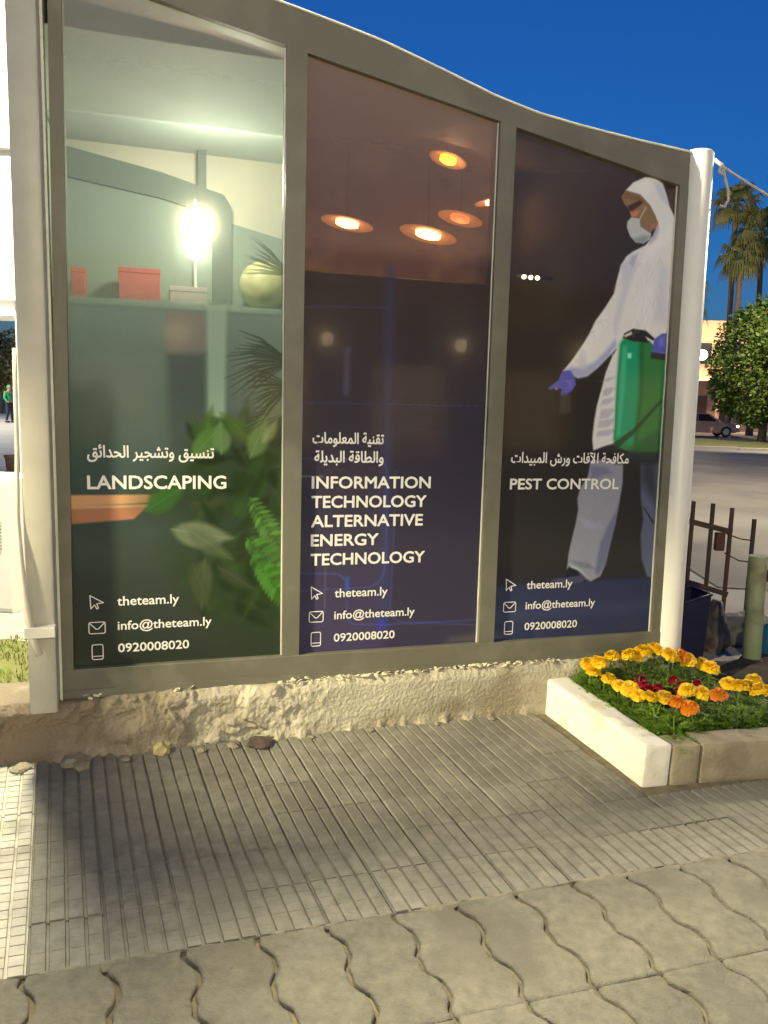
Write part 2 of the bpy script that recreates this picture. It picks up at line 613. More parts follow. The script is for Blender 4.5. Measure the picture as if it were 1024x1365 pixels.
# torn flakes of render along the top edge and loose crumbs at the foot
M_FLAKE = mat('mortar_flake', (.78, .75, .58), (.60, .56, .38), .9, 20, bump=.5, bscale=80)
def rock(r, seed, flat=.6):
    bm = bmesh.new()
    bmesh.ops.create_icosphere(bm, subdivisions=2, radius=r)
    for v in bm.verts:
        k = 1 + .55 * fbm(v.co.x / r * 1.1 + seed * 3.1, v.co.y / r * 1.1, v.co.z / r * 1.1 + seed)
        v.co *= k
        v.co.z *= flat
    me = bpy.data.meshes.new('rock')
    bm.to_mesh(me)
    bm.free()
    return me
flakes = []
for i in range(5):
    me = rock(.010, i, .28)
    me.materials.append(M_FLAKE)
    flakes.append(me)
for i in range(170):
    s = rnd.uniform(-.5, 1.05) if i < 140 else rnd.uniform(-1.5, 1.0)
    o = link('mortar_flake', flakes[i % 5], PL, (s, -.07 + rnd.uniform(-.012, .03), .275 + .01 * smooth(-1.2, .8, s) + rnd.uniform(-.006, .006)),
             (rnd.uniform(-.5, .5), rnd.uniform(-.5, .5), rnd.uniform(0, 6)))
    k = rnd.uniform(.25, .95)
    o.scale = (k * rnd.uniform(.8, 2.6), k * rnd.uniform(.8, 1.8), k)
M_RUB = mat('rubble', (.34, .31, .22), (.24, .21, .15), .95, 14, bump=.7, bscale=60)
M_RUBY = mat('yellow_render_chunk', (.62, .54, .26), (.50, .42, .2), .9, 14, bump=.5, bscale=60)
def stone(s, out, r, seed, m, label, cat, group=None, flat=.7, dz=0):
    me = rock(r, seed, flat)
    me.materials.append(m)
    p = W(s, -out, 0)
    v = (p.x - GO.x) * GV.x + (p.y - GO.y) * GV.y
    o = link('rubble_lump', me, None, (p.x, p.y, .0397 * v + r * flat * .45 + dz), (0, 0, seed * 1.3), label=label, cat=cat, group=group)
    for pp in me.polygons: pp.use_smooth = False
    return o
stone(-1.14, .15, .046, 3, M_RUBY, 'yellowish broken lump of render lying against the crumbling plinth', 'rubble')
stone(-1.52, .19, .070, 5, M_RUB, 'wide low heap of broken mortar at the plinth foot by the corner post', 'rubble', flat=.38)
stone(-.66, .16, .07, 8, mat('dark_rubble', (.12, .085, .07), (.08, .06, .05), .95, 14, bump=.6), 'dark brown flat piece of debris at the plinth foot', 'rubble', flat=.25)
for i, (s, out, r) in enumerate([(-.95, .18, .022), (-.80, .16, .028), (-.40, .14, .020), (-.08, .13, .016), (.3, .12, .016), (.62, .12, .02), (-1.76, .2, .04), (-1.30, .20, .024)]):
    stone(s, out, r, 11 + i, M_RUB, 'small crumb of broken mortar along the plinth foot', 'rubble', 'mortar crumbs along the plinth foot', flat=.45)

# ================================================================== BOOTH
BOOTH = empty('booth', BOOTH_LOC, BOOTH_YAW, 'glass fronted booth with three tall printed panels in an olive grey frame', 'booth')
M_FRAME = mat('olive_grey_frame', (.165, .162, .125), (.135, .132, .10), .5, 2.2, detail=9, bump=.12, bscale=120, bdist=.002, c3=(.185, .178, .14), s3=5)
M_ALU = mat('aluminium', (.52, .51, .44), (.46, .45, .39), .42, 6, metal=.0, bump=.05)
M_WHITE = mat('white_paint', (.88, .87, .80), (.84, .83, .76), .4, 5)
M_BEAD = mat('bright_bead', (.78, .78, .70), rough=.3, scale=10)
def ptop(s):   # top edge of the panels
    return 3.337 - .1798 * (s + .544)
FT = [(-1.75, 3.655), (-1.2, 3.60), (-.85, 3.562), (-.549, 3.512), (-.3, 3.466), (-.076, 3.42), (.2, 3.345), (.525, 3.252), (.75, 3.205), (1.0, 3.174), (1.35, 3.143), (1.70, 3.120)]
def ftop(s):
    for (a, x), (bq, y) in zip(FT, FT[1:]):
        if s <= bq: return x + (y - x) * (s - a) / (bq - a)
    return FT[-1][1]
FY0, FY1 = -.030, .075
b = MB()
low = [(s, ptop(s)) for s in (1.70, 1.635, .9, .2, -.5, -1.2, -1.60)]
up = [(-1.60, ftop(-1.60))] + [p for p in FT if -1.6 < p[0] < 1.7] + [(1.70, 3.12)]
n_ = 40
vs = []
for i in range(n_ + 1):
    s = -1.60 + 3.30 * i / n_
    for y, z in ((FY0, ptop(s)), (FY0, ftop(s)), (FY1, ftop(s)), (FY1, ptop(s))):
        vs.append((s, y, z))
fs = [(0, 1, 2, 3), (n_ * 4 + 3, n_ * 4 + 2, n_ * 4 + 1, n_ * 4)]
for i in range(n_):
    for k in range(4):
        fs.append((i * 4 + k, (i + 1) * 4 + k, (i + 1) * 4 + (k + 1) % 4, i * 4 + (k + 1) % 4))
b.add(vs, fs)
fresh_normals(b.build('fascia', M_FRAME, BOOTH))
b = MB()
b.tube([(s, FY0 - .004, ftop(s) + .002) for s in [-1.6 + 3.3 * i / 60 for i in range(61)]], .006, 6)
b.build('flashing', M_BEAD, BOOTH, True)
def bar(name, a0, a1, b0, b1, z0, zt0, zt1, y0=FY0 - .002, y1=FY1 - .003, m=M_FRAME):
    """upright whose sides may lean slightly: a at the foot, b at the head"""
    mb = MB()
    p = [(a0, z0), (a1, z0), (b1, zt1), (b0, zt0)]
    mb.prism(p, y0, y1)
    return fresh_normals(mb.build(name, m, BOOTH))
LOWZ = .402
bar('mullion', -.535, -.448, -.544, -.445, LOWZ - .004, ptop(-.544) + .003, ptop(-.445) + .003)
bar('mullion', .561, .653, .547, .636, LOWZ - .004, ptop(.547) + .003, ptop(.636) + .003)
bar('stile', 1.681, 1.752, 1.635, 1.706, LOWZ - .004, ptop(1.635) + .003, ptop(1.70) + .003)
bar('stile', -1.600, -1.538, -1.566, -1.512, LOWZ - .004, ptop(-1.56) + .003, ptop(-1.512) + .003)
MB().bbox(-1.60, 1.755, FY0 - .006, FY1 - .005, .255, LOWZ, .004).build('bottom_rail', M_FRAME, BOOTH)
MB().box(-1.60, 1.755, FY0 - .012, FY0 - .006, .262, .30).build('rail_lip', M_FRAME, BOOTH)
# pale beads on the right pane edges paint in the gasket highlight
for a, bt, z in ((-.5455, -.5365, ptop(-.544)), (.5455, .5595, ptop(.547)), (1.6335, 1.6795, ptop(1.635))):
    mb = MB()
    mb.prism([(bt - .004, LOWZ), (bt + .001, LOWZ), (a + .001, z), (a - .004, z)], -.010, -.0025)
    fresh_normals(mb.build('bead_highlight', M_BEAD, BOOTH))
# corner posts
mb = MB()
mb.bbox(-1.722, -1.600, -.125, -.004, .225, 4.3, .014)
auto_smooth(mb.build('corner_post', M_ALU, BOOTH, label='square brushed aluminium corner post'))
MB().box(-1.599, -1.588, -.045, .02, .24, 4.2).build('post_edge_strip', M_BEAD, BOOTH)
mb = MB()
mb.lathe([(0, 3.118), (.074, 3.118), (.081, 3.111), (.081, .0), (0, .0)], 40)
mb.v = [(1.819 - .0185 * z + x, y, z + .02) for x, y, z in mb.v]
auto_smooth(mb.build('round_post', M_WHITE, BOOTH, label='white round end post'), 50)
# shell behind the glass
M_CEIL = mat('brown_ceiling', (.20, .135, .115), (.14, .09, .08), .7, 1.5, c3=(.34, .25, .20), s3=1.6)
M_DARKW = mat('dark_wall', (.06, .05, .05), (.04, .035, .04), .8, 2)
M_GREENW = mat('green_grey_wall', (.30, .37, .30), (.25, .31, .26), .8, 1.5)
M_ROOF = mat('roof_sheet', (.25, .25, .24), rough=.6, scale=2)
DEP = 2.7
def roof_grid(dz, s_a, s_b, ya, yb):
    vs = []
    for i in range(13):
        s = s_a + (s_b - s_a) * i / 12
        for j in range(3):
            y = ya + (yb - ya) * j / 2
            vs.append((s, y, ftop(s) - dz + .25 * y))
    return vs, [(i * 3 + j, (i + 1) * 3 + j, (i + 1) * 3 + j + 1, i * 3 + j + 1) for i in range(12) for j in range(2)]
b = MB(); b.add(*roof_grid(.03, -1.74, 1.75, .075, DEP)); b.build('roof', M_ROOF, BOOTH)
b = MB(); b.add(*roof_grid(.07, -1.70, 1.70, .076, DEP - .02)); b.build('ceiling', M_CEIL, BOOTH)
b = MB(); b.prism([(-1.74, 0), (1.75, 0)] + [(s, ftop(s) - .04 + .25 * DEP) for s in (1.74, 1.35, 1.0, .75, .525, .2, -.076, -.3, -.549, -.85, -1.2, -1.74)], DEP - .02, DEP + .06); fresh_normals(b.build('back_wall', M_CEIL, BOOTH))
b = MB(); b.prism([(.076, .0), (DEP, .0), (DEP, 3.75), (.076, 3.078)], 1.71, 1.75, (1, 2)); fresh_normals(b.build('side_wall', M_DARKW, BOOTH))
b = MB(); b.prism([(.076, .0), (DEP, .0), (DEP, 4.3), (.076, 3.65)], -1.74, -1.70, (1, 2)); fresh_normals(b.build('side_wall', M_GREENW, BOOTH))
b = MB(); b.box(-1.70, 1.71, .08, DEP, .0, .30); b.build('floor', M_DARKW, BOOTH)
b = MB(); b.prism([(-.505, .076), (-.485, .076), (-.285, 1.299), (-.305, 1.299)], .3, 3.44, (0, 1)); b.v[6] = (*b.v[6][:2], 3.73); b.v[7] = (*b.v[7][:2], 3.73); fresh_normals(b.build('partition', M_GREENW, BOOTH))
b = MB(); b.box(-1.70, -.30, 1.30, 1.33, .3, 3.92); b.build('display_back', mat('cream_wall', (.66, .63, .50), (.6, .57, .45), .8, 2), BOOTH)
# green board, soffit and shelf of the display bay
b = MB(); b.prism([(-1.70, .5), (-.69, .5), (-.69, 2.86), (-.74, 2.935), (-1.1, 3.02), (-1.70, 3.12)], 1.24, 1.30); fresh_normals(b.build('backing_board', M_GREENW, BOOTH))
b = MB(); b.prism([(-.69, .5), (-.31, .5), (-.31, 2.72), (-.69, 2.80)], 1.25, 1.30); fresh_normals(b.build('backing_board', M_GREENW, BOOTH))
b = MB(); b.bbox(-1.70, -.32, .80, 1.30, 3.20, 3.62, .01); b.build('soffit', mat('soffit_paint', (.44, .50, .44), (.38, .44, .39), .7, 1.2), BOOTH)
b = MB(); b.bbox(-1.70, -.31, .98, 1.24, 2.225, 2.262, .006); b.build('shelf', M_GREENW, BOOTH)
M_GREEND = mat('dark_green_strip', (.15, .19, .16), (.12, .155, .13), .7, 2)
b = MB(); b.box(-.885, -.835, 1.20, 1.245, 2.9, 3.2); b.build('bracket', M_GREEND, BOOTH)
b = MB(); b.prism([(-.80, 2.262), (-.68, 2.262), (-.68, 2.88), (-.73, 2.955), (-1.1, 3.05), (-1.70, 3.15), (-1.70, 2.98), (-1.1, 2.90), (-.80, 2.83)], 1.21, 1.24); fresh_normals(b.build('awning_reflection', M_GREEND, BOOTH))  # dark arch band on the board imitates an awning's reflection
# dark cabinet run in the larger bay, standing in for a mirrored counter
b = MB(); b.bbox(-.25, 1.70, 2.25, 2.66, .3, 2.72, .01); b.build('wall_cabinet', mat('dark_cabinet', (.045, .04, .055), (.03, .028, .04), .4, 2), BOOTH)

# ================================================================== PANES AND PRINTED FILM
M_GLASS = glass_mat('window_glass')
def film_material():
    m = bpy.data.materials.new('printed_film')
    m.use_nodes = True
    nt = m.node_tree
    n = nt.nodes
    L = nt.links.new
    p = n['Principled BSDF']
    p.inputs['Roughness'].default_value = .10
    p.inputs['Specular IOR Level'].default_value = .3
    at = n.new('ShaderNodeAttribute')
    at.attribute_name = 'print'
    L(at.outputs['Color'], p.inputs['Base Color'])
    tr = n.new('ShaderNodeBsdfTransparent')
    mx = n.new('ShaderNodeMixShader')
    L(at.outputs['Alpha'], mx.inputs[0])
    L(tr.outputs[0], mx.inputs[1])
    L(p.outputs[0], mx.inputs[2])
    L(mx.outputs[0], n['Material Output'].inputs['Surface'])
    return m
M_FILM = film_material()
PK = 1.25            # printed ink against the photograph of it
class Film:
    """one printed sheet, painted per vertex on a fine flat grid"""
    def __init__(self, l0, r0, l1, r1, seed):
        self.nx = 226
        self.nz = 640
        z0 = LOWZ
        j = np.linspace(0, 1, self.nz)[:, None]
        i = np.linspace(0, 1, self.nx)[None, :]
        sl = l0 + (l1 - l0) * j
        sr = r0 + (r1 - r0) * j
        self.s = (sl + (sr - sl) * i).ravel()
        top = 3.337 - .1798 * (self.s + .544)
        self.z = (z0 + (top.reshape(self.nz, self.nx) - z0) * j).ravel()
        self.c = np.zeros((self.nx * self.nz, 3))
        self.a = np.zeros(self.nx * self.nz)
        self.r = np.random.RandomState(seed)
    def ramp(self, stops):
        """stops: (z, (r,g,b) 0-255, opacity) from low to high"""
        zz = [q[0] for q in stops]
        for k in range(3):
            self.c[:, k] = np.interp(self.z, zz, [q[1][k] for q in stops])
        self.a[:] = np.interp(self.z, zz, [q[2] for q in stops])
    def poly(self, pts, colr, al=1., fe=.004):
        P = np.array(pts, float)
        lo = P.min(0) - fe * 2
        hi = P.max(0) + fe * 2
        idx = np.where((self.s > lo[0]) & (self.s < hi[0]) & (self.z > lo[1]) & (self.z < hi[1]))[0]
        if not len(idx): return
        x = self.s[idx]
        y = self.z[idx]
        ins = np.zeros(len(idx), bool)
        dist = np.full(len(idx), 9.)
        for (x0, y0), (x1, y1) in zip(P, np.roll(P, -1, 0)):
            if y0 != y1:
                c = ((y0 > y) != (y1 > y)) & (x < (x1 - x0) * (y - y0) / (y1 - y0) + x0)
                ins ^= c
            dx, dy = x1 - x0, y1 - y0
            t = np.clip(((x - x0) * dx + (y - y0) * dy) / (dx * dx + dy * dy + 1e-12), 0, 1)
            dist = np.minimum(dist, np.hypot(x - x0 - t * dx, y - y0 - t * dy))
        sd = np.where(ins, dist, -dist)
        k = np.clip(sd / fe * .5 + .5, 0, 1) * al
        self.c[idx] = self.c[idx] * (1 - k[:, None]) + np.array(colr, float) * k[:, None]
        self.a[idx] = self.a[idx] + (1 - self.a[idx]) * k
    def stroke(self, p, q, w0, w1, colr, al=1., fe=.003):
        p = np.array(p, float); q = np.array(q, float)
        d = q - p
        n = np.array([-d[1], d[0]]) / (np.hypot(*d) + 1e-9)
        self.poly([p + n * w0, q + n * w1, q - n * w1, p - n * w0], colr, al, fe)
    def leaf(self, p, ang, ln, wd, colr, al=1., fe=.006, vein=True):
        t = np.linspace(0, 1, 9)
        w = wd * np.sin(np.pi * t ** .8) * .5
        ca, sa = math.cos(ang), math.sin(ang)
        x = t * ln
        bend = .12 * ln * t * t
        pts = [(p[0] + a * ca - (o_ + b_) * sa, p[1] + a * sa + (o_ + b_) * ca) for a, o_, b_ in zip(x, w, bend)]
        pts += [(p[0] + a * ca - (-o_ + b_) * sa, p[1] + a * sa + (-o_ + b_) * ca) for a, o_, b_ in zip(x[::-1], w[::-1], bend[::-1])]
        self.poly(pts, colr, al, fe)
        if vein:
            self.stroke(p, (p[0] + ln * ca - .1 * ln * sa, p[1] + ln * sa + .1 * ln * ca), .002, .001, tuple(min(255, v * 1.3 + 8) for v in colr), .5 * al, .003)
    def fan(self, p, a0, a1, n, ln, colr, al=.9, droop=.0):
        for k in range(n):
            a = a0 + (a1 - a0) * (k + self.r.uniform(-.3, .3)) / (n - 1)
            l = ln * self.r.uniform(.75, 1.05)
            m_ = (p[0] + math.cos(a) * l * .6, p[1] + math.sin(a) * l * .6)
            e = (p[0] + math.cos(a) * l, p[1] + math.sin(a) * l - droop * l)
            self.stroke(p, m_, .002, .005, colr, al, .003)
            self.stroke(m_, e, .005, .0006, colr, al, .003)
    def build(self, parent):
        k = 1 + self.r.normal(0, .006, len(self.c))
        c = np.clip(self.c * k[:, None], 0, 255) / 255.
        L_ = np.where(c <= .04045, c / 12.92, ((c + .055) / 1.055) ** 2.4) * PK
        rgba = np.concatenate([np.clip(L_, 0, .85), np.clip(self.a, 0, 1)[:, None]], 1).astype(np.float32)
        nx, nz = self.nx, self.nz
        me = bpy.data.meshes.new('print_film')
        nv = nx * nz
        co = np.stack([self.s, np.full(nv, -.0015), self.z], 1).astype(np.float32)
        J, I = np.mgrid[0:nz - 1, 0:nx - 1]
        a = (J * nx + I).ravel()
        q = np.stack([a, a + 1, a + nx + 1, a + nx], 1).astype(np.int32)
        me.vertices.add(nv)
        me.vertices.foreach_set('co', co.ravel())
        me.loops.add(q.size)
        me.loops.foreach_set('vertex_index', q.ravel())
        me.polygons.add(len(q))
        me.polygons.foreach_set('loop_start', np.arange(0, q.size, 4, dtype=np.int32))
        me.update(calc_edges=True)
        at = me.attributes.new('print', 'FLOAT_COLOR', 'POINT')
        at.data.foreach_set('color', rgba.ravel())
        me.materials.append(M_FILM)
        return link('print_film', me, parent)

def pane(l0, r0, l1, r1):
    mb = MB()
    mb.prism([(l0 - .01, LOWZ - .01), (r0 + .01, LOWZ - .01), (r1 + .01, ptop(r1) + .01), (l1 - .01, ptop(l1) + .01)], .002, .008)
    return fresh_normals(mb.build('glass_pane', M_GLASS, BOOTH))
PANE1 = pane(-1.538, -.535, -1.512, -.544)
PANE2 = pane(-.448, .561, -.445, .547)
PANE3 = pane(.653, 1.681, .636, 1.635)

AX_SLEEVE = [(1.354, 2.455), (1.262, 2.222), (1.172, 2.103), (1.073, 1.956)]
AX_TORSO = [(1.492, 2.559), (1.507, 2.39), (1.515, 2.169)]
AX_COAT = [(1.299, 1.927), (1.285, 1.751), (1.271, 1.564)]
AX_LEG = [(1.309, 1.375), (1.27, 1.132), (1.228, 0.928), (1.208, 0.816)]
AX_HAND = (1.016, 1.849)
PRINT_PEST = [
([(0.568,0.714),(0.843,0.72),(1.128,0.722),(1.73,0.732),(1.786,0.117),(0.593,0.205)],(45,52,82),1,0.012),
([(0.575,0.577),(1.743,0.589),(1.748,0.533),(0.578,0.512)],(58,66,100),0.5,0.03),
([(1.533,1.457),(1.555,1.212),(1.583,1.087),(1.574,0.983),(1.592,0.846),(1.638,0.738),(1.687,0.726),(1.712,1.19),(1.699,1.459)],(84,90,118),1,0.008),
([(1.533,1.457),(1.553,1.294),(1.666,1.159),(1.639,1.458)],(40,44,52),0.7,0.03),
([(1.578,1.149),(1.583,1.155),(1.657,1.065),(1.652,1.05)],(35,35,45),0.8,0.004),
([(1.209,1.424),(1.198,1.334),(1.153,1.264),(1.14,1.204),(1.15,1.144),(1.139,1.063),(1.122,0.982),(1.106,0.891),(1.101,0.798),(1.122,0.823),(1.176,0.786),(1.231,0.737),(1.261,0.722),(1.323,0.749),(1.352,0.821),(1.376,0.956),(1.397,1.059),(1.415,1.192),(1.427,1.294),(1.42,1.426)],(130,134,152),1,0.005),
([(1.307,0.947),(1.356,1.059),(1.397,1.131),(1.415,1.192),(1.397,1.059),(1.376,0.956),(1.352,0.821),(1.305,0.75),(1.285,0.782)],(88,96,128),0.8,0.012),
([(1.217,1.394),(1.308,1.385),(1.356,1.355),(1.289,1.334),(1.217,1.314)],(95,100,135),0.7,0.014),
([(1.16,1.093),(1.286,1.071),(1.313,1.029),(1.197,1.042)],(142,148,176),0.7,0.014),
([(1.12,0.849),(1.235,0.835),(1.285,0.792),(1.192,0.806)],(95,108,128),0.8,0.008),
([(1.113,0.829),(1.181,0.801),(1.242,0.747),(1.181,0.791),(1.123,0.808)],(165,178,190),0.9,0.005),
([(0.999,0.735),(1.032,0.746),(1.105,0.749),(1.176,0.78),(1.231,0.737),(1.187,0.715),(1.062,0.712)],(66,68,98),1,0.006),
([(1.102,0.788),(1.123,0.808),(1.176,0.78),(1.184,0.759),(1.099,0.752)],(30,32,46),0.9,0.005),
([(1.313,2.891),(1.358,2.937),(1.433,2.974),(1.499,2.976),(1.544,2.951),(1.575,2.894),(1.597,2.841),(1.657,2.752),(1.736,2.406),(1.739,2.014),(1.696,1.712),(1.667,1.509),(1.408,1.525),(1.299,1.504),(1.222,1.477),(1.211,1.542),(1.211,1.582),(1.215,1.642),(1.225,1.73),(1.251,1.838),(1.267,1.915),(1.297,1.994),(1.326,2.048),(1.279,2.003),(1.217,1.942),(1.154,1.892),(1.095,1.878),(1.044,1.899),(1,1.913),(1.05,1.974),(1.1,2.042),(1.148,2.121),(1.186,2.199),(1.236,2.268),(1.285,2.346),(1.301,2.432),(1.317,2.499),(1.347,2.548),(1.389,2.579),(1.464,2.618),(1.51,2.674),(1.532,2.741),(1.512,2.777),(1.473,2.829),(1.408,2.878)],(204,205,210),1,0.005),
([(1,1.913),(1.044,1.899),(1.095,1.878),(1.154,1.892),(1.217,1.942),(1.279,2.003),(1.325,2.063),(1.316,2.101),(1.255,2.031),(1.193,1.97),(1.129,1.939),(1.053,1.936)],(140,146,192),0.8,0.012),
([(1.317,2.499),(1.389,2.57),(1.416,2.516),(1.381,2.4),(1.346,2.284),(1.314,2.129),(1.298,2.186),(1.338,2.378)],(165,170,194),0.6,0.02),
([(1.38,2.551),(1.423,2.573),(1.396,2.495),(1.372,2.512)],(150,152,185),0.7,0.008),
([(1.476,2.605),(1.56,2.678),(1.634,2.75),(1.642,2.666),(1.545,2.601),(1.461,2.519)],(214,217,228),0.6,0.02),
([(1.494,2.654),(1.527,2.731),(1.546,2.714),(1.528,2.657),(1.486,2.62)],(150,152,172),0.7,0.008),
([(1.49,2.95),(1.544,2.951),(1.591,2.84),(1.543,2.863)],(170,176,205),0.7,0.015),
([(1.359,2.927),(1.434,2.963),(1.48,2.94),(1.453,2.873),(1.407,2.882)],(212,214,226),0.7,0.015),
([(1.563,2.527),(1.623,2.494),(1.638,2.205),(1.556,2.22)],(172,176,208),0.5,0.03),
([(1.429,2.365),(1.518,2.391),(1.525,2.179),(1.421,2.193)],(210,213,224),0.5,0.03),
([(1.177,2.179),(1.238,2.239),(1.263,2.203),(1.205,2.105),(1.134,2.025)],(212,214,222),0.6,0.015),
([(1.094,2.042),(1.134,2.025),(1.152,1.93),(1.119,1.919),(1.083,1.966)],(176,180,196),0.6,0.01),
([(1.269,1.882),(1.318,1.899),(1.332,1.886),(1.287,1.868),(1.262,1.864)],(150,152,172),0.6,0.006),
([(1.264,1.824),(1.323,1.841),(1.337,1.827),(1.293,1.791),(1.258,1.786)],(150,152,172),0.6,0.006),
([(1.258,1.765),(1.328,1.782),(1.341,1.769),(1.297,1.742),(1.251,1.737)],(150,152,172),0.6,0.006),
([(1.253,1.706),(1.332,1.723),(1.346,1.71),(1.303,1.663),(1.247,1.658)],(150,152,172),0.6,0.006),
([(1.247,1.647),(1.337,1.664),(1.351,1.651),(1.307,1.614),(1.241,1.609)],(150,152,172),0.6,0.006),
([(1.241,1.588),(1.342,1.605),(1.356,1.591),(1.311,1.565),(1.235,1.559)],(150,152,172),0.6,0.006),
([(1.221,1.479),(1.298,1.507),(1.365,1.526),(1.411,1.526),(1.415,1.476),(1.234,1.464)],(40,42,50),0.9,0.006),
([(1.348,2.074),(1.367,2.103),(1.538,2.102),(1.645,2.004),(1.739,2.009),(1.732,1.713),(1.695,1.468),(1.483,1.466),(1.364,1.505),(1.349,1.544),(1.344,1.899)],(46,112,62),1,0.005),
([(1.349,2.078),(1.367,2.103),(1.475,2.099),(1.494,1.806),(1.478,1.516),(1.363,1.515),(1.352,1.544),(1.346,1.899)],(24,142,104),1,0.02),
([(1.364,2.065),(1.392,2.066),(1.397,1.803),(1.388,1.565),(1.365,1.565),(1.361,1.851)],(70,175,140),0.7,0.01),
([(1.399,2.028),(1.424,2.029),(1.424,2),(1.401,2.001)],(150,240,235),0.9,0.006),
([(1.47,2.089),(1.498,2.091),(1.517,1.807),(1.502,1.517),(1.484,1.516),(1.494,1.806)],(30,84,50),0.7,0.012),
([(1.351,1.525),(1.471,1.606),(1.642,1.781),(1.65,1.766),(1.49,1.587),(1.366,1.485)],(24,60,40),0.85,0.006),
([(1.589,1.589),(1.706,1.611),(1.697,1.448),(1.415,1.445),(1.479,1.506)],(38,88,58),0.8,0.02),
([(1.378,1.475),(1.718,1.478),(1.725,1.407),(1.372,1.404)],(42,46,52),0.8,0.012),
([(1.296,2.042),(1.303,2.042),(1.351,1.604),(1.345,1.604)],(205,210,215),0.55,0.003),
([(1.364,2.108),(1.367,2.134),(1.424,2.164),(1.504,2.159),(1.567,2.118),(1.561,2.104),(1.507,2.125),(1.535,2.091),(1.43,2.095)],(42,40,44),1,0.004),
([(1.368,2.125),(1.414,2.149),(1.421,2.133),(1.377,2.114)],(205,200,198),0.9,0.003),
([(1.549,2.039),(1.648,2.039),(1.652,1.998),(1.552,2.005)],(48,46,62),1,0.004),
([(1.566,2.114),(1.609,2.145),(1.69,2.159),(1.7,2.046),(1.607,2.037),(1.554,2.047)],(82,86,176),1,0.005),
([(1.59,2.105),(1.634,2.132),(1.639,2.078),(1.605,2.067)],(112,116,205),0.6,0.01),
([(0.998,1.913),(1.046,1.919),(1.075,1.885),(1.086,1.842),(1.059,1.803),(1.021,1.776),(0.995,1.785),(0.999,1.815),(0.971,1.821),(0.926,1.808),(0.915,1.819),(0.948,1.842),(0.976,1.865),(0.988,1.896)],(84,86,172),1,0.004),
([(1.022,1.868),(1.066,1.861),(1.064,1.822),(1.027,1.802)],(110,105,195),0.7,0.008),
([(0.957,1.82),(0.974,1.825),(0.977,1.811),(0.962,1.809)],(170,110,110),0.9,0.003),
([(0.99,1.786),(1.06,1.798),(1.068,1.687),(0.992,1.68)],(62,64,62),0.75,0.012),
([(1.313,2.891),(1.408,2.878),(1.473,2.829),(1.516,2.768),(1.534,2.741),(1.492,2.686),(1.422,2.713),(1.412,2.758),(1.362,2.761),(1.339,2.797),(1.304,2.829),(1.29,2.857)],(128,104,76),1,0.004),
([(1.313,2.886),(1.403,2.872),(1.444,2.84),(1.366,2.846),(1.3,2.848)],(112,86,60),0.7,0.008),
([(1.333,2.813),(1.41,2.85),(1.429,2.841),(1.407,2.82),(1.36,2.788),(1.343,2.787)],(66,48,42),0.95,0.005),
([(1.354,2.782),(1.41,2.797),(1.395,2.764),(1.362,2.758)],(196,116,92),0.9,0.005),
([(1.488,2.728),(1.529,2.748),(1.535,2.727),(1.491,2.695)],(158,108,84),0.9,0.005),
([(1.338,2.731),(1.362,2.758),(1.413,2.756),(1.424,2.713),(1.494,2.684),(1.494,2.654),(1.45,2.625),(1.398,2.627),(1.36,2.659),(1.338,2.701)],(172,176,182),1,0.004),
([(1.383,2.644),(1.448,2.668),(1.493,2.668),(1.45,2.625),(1.398,2.627)],(120,124,132),0.7,0.01),
([(1.406,2.741),(1.413,2.74),(1.453,2.817),(1.446,2.819)],(190,180,170),0.8,0.003)]
PRINT_LAND = [
([(-0.91,2.152),(-0.815,2.158),(-0.822,1.605),(-0.908,1.567)],(150,178,158),0.75,0.012),
([(-1.094,1.916),(-0.914,1.924),(-0.916,1.45),(-1.085,1.463)],(60,70,68),0.6,0.02),
([(-1.092,2.106),(-0.914,2.106),(-0.914,1.931),(-1.094,1.916)],(128,114,108),0.6,0.018),
([(-1.534,1.726),(-1.404,1.748),(-1.308,1.594),(-1.346,1.311),(-1.546,1.276)],(50,72,66),0.55,0.05),
([(-1.54,1.24),(-1.136,1.242),(-1.15,1.202),(-1.541,1.187)],(184,142,104),1,0.004),
([(-1.541,1.191),(-1.178,1.195),(-1.192,1.177),(-1.542,1.169)],(194,152,114),0.9,0.004),
([(-1.542,1.173),(-1.192,1.18),(-1.255,1.123),(-1.544,1.102)],(156,108,82),1,0.005),
([(-0.985,1.208),(-0.822,1.222),(-0.822,1.184),(-0.985,1.171)],(120,88,58),0.6,0.012)]


# --- first sheet: green planting picture, pale glare haze painted in towards the top
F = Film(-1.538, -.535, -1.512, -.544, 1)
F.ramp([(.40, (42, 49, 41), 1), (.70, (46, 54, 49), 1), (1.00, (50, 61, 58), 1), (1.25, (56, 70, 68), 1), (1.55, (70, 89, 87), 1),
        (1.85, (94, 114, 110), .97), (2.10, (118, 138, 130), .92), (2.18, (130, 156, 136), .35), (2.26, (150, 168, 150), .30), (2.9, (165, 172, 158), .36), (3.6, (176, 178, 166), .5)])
for q in PRINT_LAND: F.poly(*q)
r = random.Random(5)
F.poly([(-.53, 1.62), (-.75, 1.58), (-.95, 1.50), (-1.1, 1.36), (-1.22, 1.2), (-1.05, 1.1), (-1.12, .95), (-1.0, .7), (-.7, .45), (-.5, .42)], (36, 52, 32), .75, .09)
for k in range(120):       # dark mass of leaves
    z = r.uniform(.62, 1.52)
    s = -.54 - abs(r.gauss(0, .26))
    if s < -1.2: continue
    g = r.uniform(.55, 1.25)
    F.leaf((s, z), r.uniform(-2.9, 3.0), r.uniform(.08, .2), r.uniform(.03, .075), (38 * g, 58 * g, 30 * g), .6, .012, False)
